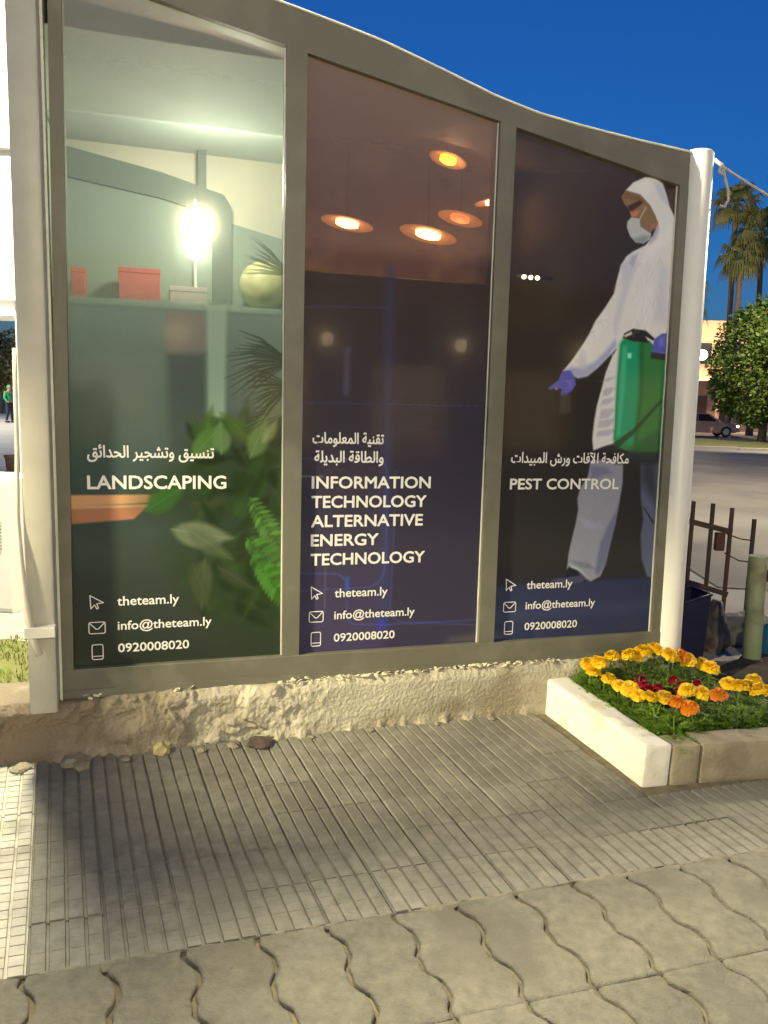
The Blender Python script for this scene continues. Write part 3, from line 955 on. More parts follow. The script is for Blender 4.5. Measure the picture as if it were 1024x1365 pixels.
for k in range(13):        # broad mid green leaves
    F.leaf((r.uniform(-.98, -.60), r.uniform(1.40, 1.55)), r.uniform(.2, 2.8), r.uniform(.12, .22), r.uniform(.05, .09), (54 * r.uniform(.7, 1.2), 84 * r.uniform(.7, 1.15), 40), .7, .012)
F.leaf((-.98, 1.42), .75, .22, .11, (76, 112, 58), .85, .010)
F.leaf((-.84, 1.44), 1.5, .16, .09, (90, 122, 76), .8, .010)
F.leaf((-.70, 1.42), 1.1, .22, .10, (92, 118, 72), .8, .012)
F.leaf((-.64, 1.50), .9, .14, .06, (120, 136, 100), .7, .012)
F.leaf((-1.20, 1.16), .5, .24, .10, (48, 88, 40), .8, .014)
F.leaf((-1.08, 1.07), -.28, .30, .13, (92, 104, 84), .9, .012)
F.leaf((-1.0, 1.07), -.75, .26, .09, (70, 82, 62), .7, .014)
F.leaf((-.92, .92), -1.75, .26, .10, (64, 74, 54), .8, .016)
F.leaf((-.98, .90), -1.35, .26, .08, (52, 62, 44), .7, .016)
F.leaf((-.86, .88), -.7, .24, .07, (54, 64, 48), .7, .016)
F.leaf((-.62, .80), -2.2, .24, .05, (44, 62, 30), .6, .012)
def fern(p, q, n, ln, colr):
    p = np.array(p); q = np.array(q)
    F.stroke(p, q, .003, .003, colr, .9)
    for k in range(n):
        t = (k + .5) / n
        c = p + (q - p) * t
        d = q - p
        a = math.atan2(d[1], d[0])
        for sg in (-1, 1):
            l = ln * (.35 + .65 * math.sin(math.pi * min(1, t * .75 + .08)))
            g = r.uniform(.75, 1.2)
            F.leaf((c[0], c[1]), a + sg * 1.05, l, l * .36, tuple(v * g for v in colr), .92, .004, False)
fern((-.70, 1.225), (-.52, .90), 15, .075, (70, 108, 50))
fern((-.715, 1.02), (-.50, .80), 14, .095, (60, 100, 42))
fern((-.69, .93), (-.50, .68), 13, .085, (54, 98, 36))
F.fan((-.50, 1.90), 2.55, 3.75, 17, .32, (50, 64, 52), .85, .12)
F.fan((-.50, 1.66), 2.2, 3.6, 15, .24, (104, 120, 88), .75, .1)
F.fan((-.50, 1.78), 2.7, 4.0, 12, .24, (46, 60, 42), .8, .1)
F.fan((-.50, 2.31), 2.35, 3.1, 9, .26, (84, 96, 74), .8, .05)
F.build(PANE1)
# --- second sheet: dark blue circuit picture, upper part tinted with painted glare haze
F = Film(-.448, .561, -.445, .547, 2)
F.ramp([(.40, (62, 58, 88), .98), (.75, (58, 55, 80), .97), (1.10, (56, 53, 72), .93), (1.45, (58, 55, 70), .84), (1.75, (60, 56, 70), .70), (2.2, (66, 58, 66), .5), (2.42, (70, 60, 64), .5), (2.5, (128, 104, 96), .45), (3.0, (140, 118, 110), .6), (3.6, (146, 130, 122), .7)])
F.poly([(.02, .38), (.57, .38), (.57, 1.7), (.02, 1.7)], (44, 43, 58), .55, .05)
BL = (74, 80, 168)
def trace(pts, w=.0035, al=.6, colr=BL):
    for p, q in zip(pts, pts[1:]): F.stroke(p, q, w, w, colr, al, .006)
def corner(cx, cz, rad, a0, a1):
    return [(cx + rad * math.cos(a0 + (a1 - a0) * k / 8), cz + rad * math.sin(a0 + (a1 - a0) * k / 8)) for k in range(9)]
F.poly([(-.015, .62), (.04, .62), (.02, 2.4), (-.03, 2.4)], (60, 64, 122), .4, .02)
trace([(-.45, 1.70), (.53, 1.71)], .003, .35)
trace([(-.45, 1.42), (-.06, 1.42)] + corner(-.06, 1.35, .07, math.pi / 2, 0) + [(.02, .9)] + corner(-.09, .84, .10, 0, -math.pi / 2) + [(-.45, .735)], .003, .5)
trace([(-.45, .83), (-.27, .82)] + corner(-.27, .74, .08, math.pi / 2, 0) + [(-.19, .60)] + corner(-.13, .60, .06, math.pi, 1.5 * math.pi) + [(.03, .53), (.56, .53)], .003, .55)
trace([(.06, 1.36), (.05, .62)] + corner(.13, .62, .08, math.pi, 1.5 * math.pi) + [(.56, .50)], .0028, .45)
trace([(-.45, 2.17), (.0, 2.19)], .003, .4)
trace([(-.45, 1.33), (-.33, 1.33)], .002, .7, (150, 140, 160))
trace([(-.31, .85), (-.31, .60)], .002, .4, (120, 120, 150))
F.poly([(-.20, .72), (-.18, .72), (-.18, .80), (-.20, .80)], (40, 90, 190), .6, .01)
F.poly([(-.02, .50), (.03, .50), (.03, .57), (-.02, .57)], (50, 60, 180), .6, .02)
F.poly([(-.23, 1.98), (-.20, 1.98), (-.20, 1.74), (-.24, 1.74)], (100, 105, 135), .4, .012)
F.poly([(.37, .40), (.56, .40), (.56, .45), (.40, .44)], (96, 92, 82), .5, .02)
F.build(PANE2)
# --- third sheet: man in a white suit with a green sprayer, blacks lifted as haze
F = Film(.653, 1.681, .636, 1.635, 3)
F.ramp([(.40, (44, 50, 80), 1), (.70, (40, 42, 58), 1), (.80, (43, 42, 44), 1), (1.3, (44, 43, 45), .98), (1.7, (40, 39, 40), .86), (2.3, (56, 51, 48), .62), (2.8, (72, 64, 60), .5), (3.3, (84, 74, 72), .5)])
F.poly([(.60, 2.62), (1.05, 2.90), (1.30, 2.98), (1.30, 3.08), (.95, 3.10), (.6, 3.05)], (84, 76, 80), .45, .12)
for q in PRINT_PEST: F.poly(*q)
r = random.Random(11)
def creases(axis, n, spread, ln, tilt, dark, light):
    # small folds in the printed suit
    for k in range(n):
        t = r.random() * (len(axis) - 1)
        i = min(int(t), len(axis) - 2)
        a, c = np.array(axis[i]), np.array(axis[i + 1])
        p = a + (c - a) * (t - i)
        d = (c - a) / np.hypot(*(c - a))
        nrm = np.array([-d[1], d[0]])
        p = p + nrm * r.uniform(-spread, spread)
        ang = math.atan2(d[1], d[0]) + r.choice((-1, 1)) * tilt + r.uniform(-.35, .35)
        l = ln * r.uniform(.4, 1.1)
        v = np.array([math.cos(ang), math.sin(ang)]) * l
        F.stroke(p, p + v, .002, .0006, dark, .24, .006)
        F.stroke(p + nrm * .006, p + v + nrm * .006, .002, .0006, light, .2, .006)
creases(AX_SLEEVE, 40, .022, .045, 1.0, (142, 146, 160), (226, 227, 230))
creases(AX_TORSO, 40, .08, .09, .35, (150, 153, 168), (226, 227, 230))
creases(AX_COAT, 18, .03, .05, 1.3, (140, 143, 156), (220, 222, 226))
creases(AX_LEG, 40, .04, .07, .9, (96, 100, 120), (156, 160, 178))
for k in range(3):
    F.stroke((AX_HAND[0] + .004 * k, AX_HAND[1] - .016 * k), (AX_HAND[0] + .035 + .004 * k, AX_HAND[1] - .012 - .016 * k), .0012, .001, (50, 50, 120), .8, .003)
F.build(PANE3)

# ================================================================== LETTERING
M_INK = mat('white_lettering', (.86, .86, .84), (.82, .82, .80), .4, 10)
def fit_text(body, parent, s0, s1, zb, zcap, bold=.001, name='lettering', mode='base', lean=0.):
    """text cut as a flat mesh, fitted between s0..s1; zb baseline, zcap top of the capitals"""
    c = bpy.data.curves.new('t', 'FONT')
    c.body = body
    c.resolution_u = 3
    o = bpy.data.objects.new('t', c)
    col.objects.link(o)
    bpy.context.view_layer.update()
    me = bpy.data.meshes.new_from_object(o)
    bpy.data.objects.remove(o)
    vs = np.array([v.co[:] for v in me.vertices])
    fc = [tuple(p.vertices) for p in me.polygons]
    bpy.data.meshes.remove(me)
    x0, x1 = vs[:, 0].min(), vs[:, 0].max()
    if mode == 'base':
        ylo, yhi = 0.0, .70
    else:
        ylo, yhi = vs[:, 1].min(), vs[:, 1].max()
    mb = MB()
    d = bold
    for k, (dx, dz) in enumerate(((0, 0), (d, 0), (-d, 0), (0, d), (0, -d), (d * .7, d * .7), (-d * .7, d * .7), (d * .7, -d * .7), (-d * .7, -d * .7))):
        mb.add([(s0 + (x - x0) / (x1 - x0) * (s1 - s0) + dx, -.0030 - .00006 * k, zb + (y - ylo) / (yhi - ylo) * (zcap - zb) + dz) for x, y, z in vs], fc)
    return mb.build(name, M_INK, parent)
def ribbon(mb, pts, w, closed=False):
    pts = [Vector(p) for p in pts]
    n = len(pts)
    for i in range(n if closed else n - 1):
        a, q = pts[i], pts[(i + 1) % n]
        d = (q - a).normalized()
        e = Vector((-d.y, d.x)) * w
        a2, q2 = a - d * w * .8, q + d * w * .8
        mb.add([(p.x, -.0035 - .00004 * i, p.y) for p in (a2 + e, a2 - e, q2 - e, q2 + e)], [(0, 1, 2, 3)])
def rrect(x0, x1, z0, z1, r):
    out = []
    for cx, cz, a in ((x1 - r, z1 - r, 0), (x0 + r, z1 - r, 90), (x0 + r, z0 + r, 180), (x1 - r, z0 + r, 270)):
        for k in range(4):
            t = R(a + 30 * k)
            out.append((cx + r * math.cos(t), cz + r * math.sin(t)))
    return out
def icons(parent, x):
    mb = MB()
    ribbon(mb, [(x, .755), (x + .003, .690), (x + .020, .708), (x + .030, .688), (x + .037, .692), (x + .030, .713), (x + .060, .718)], .0024, True)
    mb.build('cursor_icon', M_INK, parent)
    mb = MB()
    e0 = x - .008
    ribbon(mb, rrect(e0, e0 + .074, .566, .622, .009), .0024, True)
    ribbon(mb, [(e0 + .006, .615), (e0 + .032, .588), (e0 + .042, .588), (e0 + .068, .615)], .0024)
    mb.build('envelope_icon', M_INK, parent)
    mb = MB()
    p0 = x + .004
    ribbon(mb, rrect(p0, p0 + .050, .436, .510, .009), .0024, True)
    ribbon(mb, [(p0 + .003, .452), (p0 + .047, .452)], .0022)
    mb.build('phone_icon', M_INK, parent)
for pn, x, t in ((PANE1, -1.459, -1.335), (PANE2, -.383, -.257), (PANE3, .724, .853)):
    dz = .012 if pn is PANE1 else 0
    icons(pn, x)
    fit_text('theteam.ly', pn, t, t + .288, .694 + dz * .5, .740 + dz * .5, .0010)
    fit_text('info@theteam.ly', pn, t, t + .445, .576 + dz * .2, .620 + dz * .2, .0010)
    fit_text('0920008020', pn, t, t + .335, .454 + dz, .497 + dz, .0012)
AR_LAND = '\ufed6\ufe8b\ufe8d\ufeaa\ufea4\ufedf\ufe8d \ufeae\ufef4\ufea0\ufeb8\ufe97\ufeed \ufed6\ufef4\ufeb4\ufee8\ufe97'
AR_IT = '\ufe95\ufe8e\ufee3\ufeee\ufee0\ufecc\ufee4\ufedf\ufe8d \ufe94\ufef4\ufee8\ufed8\ufe97'
AR_EN = '\ufe94\ufee0\ufef3\ufeaa\ufe92\ufedf\ufe8d \ufe94\ufed7\ufe8e\ufec4\ufedf\ufe8d\ufeed'
AR_PEST = '\ufe95\ufe8d\ufeaa\ufef4\ufe92\ufee4\ufedf\ufe8d \ufeb5\ufead\ufeed \ufe95\ufe8e\ufed3\ufef5\ufe8d \ufe94\ufea4\ufed3\ufe8e\ufedc\ufee3'
fit_text(AR_LAND, PANE1, -1.455, -.876, 1.398, 1.478, .0016, mode='box')
fit_text('LANDSCAPING', PANE1, -1.457, -.818, 1.270, 1.333, .0022)
fit_text(AR_IT, PANE2, -.387, -.014, 1.482, 1.556, .0016, mode='box')
fit_text(AR_EN, PANE2, -.376, -.013, 1.385, 1.462, .0016, mode='box')
for t, x1, z in (('INFORMATION', .252, 1.270), ('TECHNOLOGY', .231, 1.170), ('ALTERNATIVE', .215, 1.070), ('ENERGY', -.029, .970), ('TECHNOLOGY', .233, .869)):
    fit_text(t, PANE2, -.387, x1, z, z + .060, .0022)
fit_text(AR_PEST, PANE3, .717, 1.454, 1.390, 1.468, .0014, mode='box')
fit_text('PEST CONTROL', PANE3, .718, 1.400, 1.262, 1.320, .0020)

# ================================================================== THINGS BEHIND THE GLASS (lamps and crate stand in for reflections)
M_RED = mat('red_card', (.62, .13, .11), (.52, .10, .09), .6, 6)
M_GREYCARD = mat('grey_card', (.50, .44, .40), (.42, .37, .34), .6, 6)
def carton(s0, s1, z1, m, label, y0=1.0, y1=1.16):
    e = empty('carton', W((s0 + s1) / 2, (y0 + y1) / 2, 2.262), BOOTH_YAW, label, 'box')
    w, d, h = (s1 - s0) / 2, (y1 - y0) / 2, z1 - 2.262
    MB().bbox(-w, w, -d, d, 0, h - .012, .003).build('body', m, e)
    MB().bbox(-w - .003, w + .003, -d - .003, d + .003, h - .03, h, .003).build('lid', m, e)
carton(-1.60, -1.53, 2.43, M_RED, 'narrow red box at the end of the shelf behind the glass')
carton(-1.345, -1.115, 2.45, M_RED, 'large red box in the middle of the shelf behind the glass')
carton(-1.06, -.85, 2.362, M_GREYCARD, 'low greyish box on the shelf below the lit globe')
e = empty('ball', W(-.50, 1.08, 2.262), BOOTH_YAW, 'large yellowish ball with panels on the shelf behind the glass', 'ball')
bm = bmesh.new()
bmesh.ops.create_icosphere(bm, subdivisions=4, radius=.148)
for v in bm.verts:
    d = v.co.normalized()
    k = min(abs(d.dot(Vector(a).normalized()) - cc) for a, cc in (((1, .2, .3), .35), ((-.3, 1, .2), .2), ((.2, -.7, .8), .1), ((.5, -.6, -.5), .55)))
    v.co *= 1 - .03 * max(0, 1 - k / .05)
me = bpy.data.meshes.new('ball_skin')
bm.to_mesh(me)
bm.free()
me.materials.append(mat('yellow_ball', (.62, .60, .30), (.46, .46, .22), .45, 7))
me.shade_smooth()
link('ball_skin', me, e, (0, 0, .145))
# globe on a thin stem, standing in for a street lamp's reflection
e = empty('globe_reflection', W(-.905, 1.19, 2.262), BOOTH_YAW, 'lit white globe on a thin stem behind the glass, standing in for a lamp reflection', 'lamp')
M_GLOBE = emit_mat('globe_glow', (1.0, .95, .78), 14.)
MB().tube([(0, 0, 0), (0, 0, .64)], .010, 8).build('stem', M_WHITE, e)
MB().lathe([(0, 0), (.05, 0), (.05, .012), (.012, .02)], 16).build('foot', M_WHITE, e)
bm = bmesh.new(); bmesh.ops.create_icosphere(bm, subdivisions=3, radius=.062); me = bpy.data.meshes.new('globe'); bm.to_mesh(me); bm.free(); me.materials.append(M_GLOBE); me.shade_smooth()
link('globe', me, e, (0, 0, .36))
ld = bpy.data.lights.new('bay_fill_light', 'POINT'); ld.energy = P_BAY_FILL; ld.color = (1, .94, .74); ld.shadow_soft_size = .07
lo = bpy.data.objects.new('bay_fill_light', ld); col.objects.link(lo); lo.parent = e; lo.location = (.10, -.62, .62)  # fill light set forward of the globe to brighten soffit, boxes and ball
# dish lamps modelled inside to stand in for lamps mirrored in the glass
M_DISH = mat('glowing_shade', (.45, .22, .10), (.36, .17, .08), .5, 5, emit=(1.0, .30, .06), estr=.55)  # shade given its own orange glow to imitate the wide flare
def reflected_lamp(s, y, z, rad, strength, colr, label, tilt=0.):
    e = empty('reflected_lamp', W(s, y, z), BOOTH_YAW, label, 'lamp', None)
    M = Matrix.Rotation(tilt, 4, 'Y')
    b = MB()
    b.lathe([(rad * .2, .03), (rad * .7, .022), (rad * 1.35, .004), (rad * 1.38, .008), (rad * .7, .032), (rad * .2, .045)], 28, M)
    b.build('shade', M_DISH, e, True)
    b = MB()
    b.lathe([(0, -.018), (rad * .35, -.016), (rad * .6, -.004), (rad * .62, .02), (0, .025)], 24, M)
    b.build('bulb_diffuser', emit_mat('glow_%s' % label[:18], colr, strength), e, True)
    cz = ftop(s) - .07 + .25 * y - z
    b = MB(); b.tube([(0, 0, .04), (0, 0, cz)], .003, 6); b.build('rod', M_DARKW, e)
    ld = bpy.data.lights.new('dish_light', 'POINT'); ld.energy = strength * .6; ld.color = (1, .55, .25); ld.shadow_soft_size = rad * .6
    lo = bpy.data.objects.new('dish_light', ld); col.objects.link(lo); lo.parent = e; lo.location = (0, -.02, -.06)
OR = (1.0, .42, .06)
reflected_lamp(.836, 1.5, 3.41, .10, 9, (1.0, .42, .02), 'small bright orange dish lamp hanging highest under the booth ceiling', .28)
reflected_lamp(.286, 2.2, 3.075, .15, 9, (1.0, .62, .22), 'orange dish lamp hanging above the dark cabinet, next to the partition', .16)
reflected_lamp(.95, 2.2, 3.05, .17, 10, (1.0, .60, .20), 'wide orange dish lamp hanging in the middle above the dark cabinet', .2)
reflected_lamp(1.16, 2.05, 3.16, .13, 2.2, (1.0, .25, .06), 'dim red dish lamp hanging above the dark cabinet', .22)
reflected_lamp(1.42, 2.0, 3.30, .11, 10, (1.0, .66, .28), 'bright yellow dish lamp hanging beside the booth side wall', -.15)
# row of three small bulbs in place of a mirrored lamp
e = empty('reflected_bulbs', W(1.52, 1.5, 2.665), BOOTH_YAW, 'bar of three small lit bulbs deep behind the dark third panel, a reflection built as bulbs', 'lamp')
MB().box(-.11, .20, .01, .03, .0, .02).build('bar', M_DARKW, e)
for x in (-.055, .0, .055):
    b = MB(); b.lathe([(0, -.016), (.012, -.012), (.017, 0), (.012, .012), (0, .016)], 12, Matrix.Translation((x, -.01, 0))); b.build('bulb', emit_mat('bulb_glow', (1, .82, .45), 22.), e, True)
# brown crate inside, standing in for a box-shaped reflection
e = empty('reflected_box', W(.50, 1.05, .30), BOOTH_YAW + .25, 'brown wooden crate behind the blue panel, standing in for a reflection', 'box')
M_CRATE = mat('crate_wood', (.46, .24, .15), (.36, .18, .11), .7, 3)
MB().bbox(-.36, .36, -.2, .2, 0, 1.05, .01).build('body', M_CRATE, e)
MB().bbox(-.38, .38, -.22, .22, 1.05, 1.08, .006).build('lid', M_CRATE, e)

# ================================================================== PLANTER AND FLOWERS
PLANTER = empty('planter', G(2.0, -1.0, 0), 0, 'raised flower bed edged with concrete kerbs, its side kerb painted white', 'planter')
PLANTER.matrix_world = Matrix.Translation(GO) @ GM
M_KPAINT = mat('white_kerb_paint', (.92, .90, .82), (.88, .86, .76), .75, 4, bump=.5, bscale=30, bdist=.006, c3=(.78, .73, .56), s3=5.5)
M_KRAW = mat('bare_kerb', (.40, .36, .25), (.32, .28, .19), .9, 5, bump=.6, bscale=40, bdist=.008, c3=(.25, .21, .14), s3=3.5)
def kerb_block(poly, h, m, seed, label=None, hb=0):
    """kerb from a plan quad, worn edges and an uneven skin"""
    bm = bmesh.new()
    lo = [bm.verts.new((x, y, -.03)) for x, y in poly]
    hi = [bm.verts.new((x, y, h)) for x, y in poly]
    bm.faces.new(lo[::-1]); bm.faces.new(hi)
    for i in range(4): bm.faces.new((lo[i], lo[(i + 1) % 4], hi[(i + 1) % 4], hi[i]))
    bmesh.ops.bevel(bm, geom=[e for e in bm.edges], offset=.014, segments=2, affect='EDGES', profile=.6)
    bmesh.ops.subdivide_edges(bm, edges=[e for e in bm.edges if e.calc_length() > .05], cuts=7, use_grid_fill=True)
    for v in bm.verts:
        k = fbm(v.co.x * 9 + seed, v.co.y * 9, v.co.z * 9)
        k2 = fbm(v.co.x * 30 + seed, v.co.y * 30, v.co.z * 30)
        v.co += Vector((.5, .6, 1 if v.co.z > h * .6 else .2)) * (k * .006 + k2 * .0022)
    bmesh.ops.recalc_face_normals(bm, faces=bm.faces)
    me = bpy.data.meshes.new('kerb_stone')
    bm.to_mesh(me)
    bm.free()
    me.materials.append(m)
    o = link('kerb_stone', me, PLANTER, label=label)
    auto_smooth(o, 50)
    return o
def fv(u): return -1.06 - .2 * (u - 1.95)
kerb_block([(1.95, -1.06), (2.085, -1.085), (2.11, -.16), (1.975, -.16)], .195, M_KPAINT, 1.3, 'white painted side kerb')
kerb_block([(2.09, fv(2.09)), (2.235, fv(2.235)), (2.235, fv(2.235) + .13), (2.09, fv(2.09) + .13)], .185, M_KRAW, 4.2)
kerb_block([(2.247, fv(2.247)), (2.95, fv(2.95)), (2.95, fv(2.95) + .13), (2.247, fv(2.247) + .13)], .19, M_KRAW, 7.7)
kerb_block([(2.962, fv(2.962)), (3.75, fv(3.75)), (3.75, fv(3.75) + .13), (2.962, fv(2.962) + .13)], .185, M_KRAW, 9.1)
kerb_block([(3.76, fv(3.76)), (4.5, fv(4.5)), (4.5, fv(4.5) + .13), (3.76, fv(3.76) + .13)], .19, M_KRAW, 12.1)
# soil
M_SOIL = mat('soil', (.055, .042, .028), (.035, .027, .018), .95, 20, bump=.8, bscale=80, bdist=.02)
n = 40
vs = []
for j in range(n + 1):
    for i in range(n + 1):
        u = 2.06 + 2.4 * i / n
        v = (fv(u) + .1) + (-.1 - (fv(u) + .1)) * j / n
        vs.append((u, v, .098 + .02 * fbm(u * 6, v * 6, 2)))
b = MB(); b.add(vs, [(j * (n + 1) + i, j * (n + 1) + i + 1, (j + 1) * (n + 1) + i + 1, (j + 1) * (n + 1) + i) for j in range(n) for i in range(n)])
b.build('soil', M_SOIL, PLANTER, True)

M_LEAF = random_tint(mat('marigold_leaf', (.22, .36, .04), (.13, .25, .03), .6, 25, trans=.3), .3)
def bloom_material(name, c1, c2):
    return random_tint(mat(name, c1, c2, .55, 40, trans=.25), .12)
M_YEL = bloom_material('yellow_petal', (.95, .72, .03), (.92, .60, .015))
M_ORA = bloom_material('orange_petal', (.82, .30, .015), (.75, .24, .01))
M_REDP = bloom_material('crimson_petal', (.42, .015, .04), (.30, .01, .03))
def bloom_mesh(seed, m, rad=.040):
    """pompon of ruffled petals in tiers"""
    r = random.Random(seed)
    mb = MB()
    for tier in range(6):
        t = tier / 5
        nP = [15, 14, 12, 10, 7, 4][tier]
        el = -.25 + 1.55 * t
        for k in range(nP):
            a = 2 * math.pi * (k + .5 * (tier % 2) + r.uniform(-.2, .2)) / nP
            d = Vector((math.cos(a) * math.cos(el), math.sin(a) * math.cos(el), math.sin(el)))
            up = Vector((-math.cos(a) * math.sin(el), -math.sin(a) * math.sin(el), math.cos(el)))
            sd = d.cross(up)
            l = rad * (1 - .22 * t) * r.uniform(.88, 1.08)
            w = rad * .36
            base = d * rad * .25 + Vector((0, 0, rad * .1))
            mid = d * l * .75 + up * rad * .08
            tip = d * l - up * rad * r.uniform(.0, .18)
            vs = [base - sd * w * .3, base + sd * w * .3, mid + sd * w * .9 + up * .003, mid - sd * w * .9 + up * .003, tip + sd * w * .7, tip - sd * w * .7, mid - up * .004, tip - up * .004 + d * .002]
            mb.add(vs, [(0, 1, 2, 6), (0, 6, 3), (6, 2, 4, 7), (3, 6, 7, 5)])
    return mb.mesh('bloom', m, False)
def foliage_mesh(seed, h=.12, spread=.075, n=26):
    """feathery marigold leaves: a midrib with paired leaflets"""
    r = random.Random(seed)
    mb = MB()
    for k in range(n):
        a = r.uniform(0, 2 * math.pi)
        z = r.uniform(.0, h * .85)
        o = Vector((math.cos(a), math.sin(a), 0)) * spread * .12 + Vector((0, 0, z))
        d = Vector((math.cos(a), math.sin(a), r.uniform(-.15, .75))).normalized()
        l = spread * r.uniform(.75, 1.35)
        sd = d.cross(Vector((0, 0, 1))).normalized()
        for j in range(6):
            t = (j + 1) / 6.5
            c = o + d * l * t - Vector((0, 0, 1)) * .35 * l * t * t
            for sg in (-1, 1):
                ll = l * .30 * (1 - .45 * t) * r.uniform(.8, 1.2)
                q = (sd * sg * .8 + d * .6 + Vector((0, 0, r.uniform(-.25, .3)))).normalized()
                w = q.cross(Vector((0, 0, 1))).normalized() * ll * .24
                mb.add([c, c + q * ll * .5 + w, c + q * ll, c + q * ll * .5 - w], [(0, 1, 2, 3)])
    mb.tube([(0, 0, -.03), (.003, .002, h * .5), (0, 0, h)], .0035, 5)
    return mb.mesh('foliage', M_LEAF)
FOL = [foliage_mesh(i) for i in range(4)]
FOLB = [foliage_mesh(10 + i, .11, .10, 34) for i in range(3)]
BY = [bloom_mesh(i, M_YEL, .047) for i in range(3)]
BO = [bloom_mesh(5 + i, M_ORA, .046) for i in range(2)]
BR = [bloom_mesh(8 + i, M_REDP, .030) for i in range(2)]
def flower(u, v, kind, hz=None, row=0):
    h = (.135 if hz is None else hz) + .04 + rnd.uniform(-.008, .01)
    lab = {'y': ('marigold_plant', 'marigold plant with a round yellow bloom in the flower bed', 'yellow marigolds in the flower bed'),
           'o': ('marigold_plant', 'marigold plant with a round orange bloom in the flower bed', 'orange marigolds in the flower bed'),
           'r': ('petunia_plant', 'small plant with dark crimson blooms inside the ring of marigolds', 'crimson flowers in the flower bed')}[kind]
    if kind == 'y':
        where = ('in the back row against the plinth', 'in the row beside the white side kerb', 'in the loose clump towards the green bollard')[row]
        lab = (lab[0], 'marigold plant with a round yellow bloom ' + where, 'yellow marigolds ' + where)
    e = empty(lab[0], G(u, v, .098), rnd.uniform(0, 6.28), lab[1], 'flower', lab[2])
    fo = link('foliage', FOL[rnd.randrange(4)], e, (0, 0, 0), (0, 0, 0))
    fo.scale = (1.15, 1.15, h / .128)
    me = {'y': BY, 'o': BO, 'r': BR}[kind]
    if kind == 'r':
        for k in range(3):
            a = k * 2.1
            o = link('bloom', me[k % 2], e, (.03 * math.cos(a), .03 * math.sin(a), .11 + .015 * k), (rnd.uniform(-.5, .5), rnd.uniform(-.5, .5), a))
    else:
        o = link('bloom', me[rnd.randrange(len(me))], e, (0, 0, h), (rnd.uniform(-.35, .35), rnd.uniform(-.35, .35), 0))
        k = rnd.uniform(.92, 1.15)
        o.scale = (k, k, k * .9)
for k, (u, v) in enumerate([(2.16, -.34), (2.20, -.38), (2.32, -.34), (2.40, -.38), (2.51, -.38), (2.60, -.38), (2.64, -.45), (2.73, -.44), (2.78, -.45), (2.88, -.47), (2.88, -.53), (2.46, -.37), (2.69, -.43)]):
    flower(u, v, 'o' if k in (7,) else 'y', [.16, .18, .19, .215, .215, .215, .21, .19, .16, .14, .135, .20, .19][k])
for k, (u, v) in enumerate([(2.16, -.39), (2.20, -.48), (2.18, -.59), (2.19, -.65), (2.20, -.71), (2.22, -.77), (2.29, -.80), (2.31, -.87), (2.34, -.92)]):
    flower(u, v, 'o' if k in (7, 8) else 'y', row=1)
for k, (u, v) in enumerate([(2.49, -.75), (2.56, -.79), (2.60, -.86), (2.81, -.73), (2.83, -.79), (2.90, -.79), (2.89, -.86), (2.93, -.91), (2.97, -.75), (3.0, -.95), (3.12, -.85), (3.2, -.95), (3.3, -.8), (3.42, -.95)]):
    flower(u, v, 'o' if k in (2, 9) else 'y', row=2)
for u, v in [(2.40, -.49), (2.42, -.58), (2.59, -.57), (2.57, -.67), (2.66, -.62)]:
    flower(u, v, 'r')
# green plants without blooms that hang over the front edge
for k in range(26):
    u = 2.20 + .05 * k + rnd.uniform(-.02, .02)
    v = fv(u) + .17 + rnd.uniform(0, .10)
    e = empty('marigold_seedling', G(u, v, .10), rnd.uniform(0, 6), 'leafy marigold plant without blooms along the bare concrete front kerb', 'plant', 'bloomless marigolds along the bare front kerb')
    link('foliage', FOLB[k % 3], e).scale = (1.0, 1.0, 1.35)
for k in range(14):
    v = -.98 + .055 * k
    e = empty('marigold_seedling', G(2.15 + rnd.uniform(0, .05), v, .10), rnd.uniform(0, 6), 'leafy marigold plant without blooms along the white side kerb of the flower bed', 'plant', 'bloomless marigolds along the white kerb')
    link('foliage', FOLB[k % 3], e).scale = (1.0, 1.0, 1.35)

# ================================================================== RAILING, POST AND LUMBER BEYOND THE BED
M_IRON = mat('rusty_iron', (.045, .035, .03), (.09, .05, .035), .75, 14, bump=.4, bscale=80)
RAIL = empty('railing', (2.667, 6.2, gz(2.6, 6.2)), 0, 'broken section of rusty iron railing beyond the flower bed', 'railing')
def rl(x, z): return Vector((x - 2.667, 0, z - RAIL.location.z))
M_IRONR = mat('red_brown_iron', (.12, .05, .035), (.08, .04, .03), .75, 14, bump=.4, bscale=80)
for (x, zt, zb, m) in ((2.512, 1.0, -.02, M_IRON), (2.672, .986, .116, M_IRON), (2.83, .954, .056, M_IRONR), (3.018, .867, -.03, M_IRON)):
    b = MB()
    a, c = rl(x, zb), rl(x, zt)
    b.bbox(a.x - .014, a.x + .014, -.014, .014, a.z, c.z, .003)
    b.build('bar', m, RAIL)
for (x0, z0, x1, z1) in ((2.44, .846, 2.84, .758), (2.44, .352, 2.85, .236)):
    b = MB()
    p, q = rl(x0, z0), rl(x1, z1)
    ang = math.atan2(q.z - p.z, q.x - p.x)
    M = Matrix.Translation((p + q) / 2) @ Matrix.Rotation(-ang, 4, 'Y')
    l = (q - p).length / 2
    b.bbox(-l, l, -.022, -.008, -.022, .022, .003, M)
    b.build('cross_rail', M_IRON, RAIL)
b = MB(); q = rl(2.755, .66); b.bbox(q.x - .045, q.x + .03, -.03, .02, q.z - .06, q.z + .09, .008); b.build('latch_box', M_IRONR, RAIL)
b = MB(); b.tube([rl(2.80, .74), rl(2.92, .70), rl(3.02, .69)], .006, 6); b.tube([rl(2.80, .58), rl(2.92, .52), rl(3.02, .51)], .006, 6); b.build('tie_wire', M_IRON, RAIL)
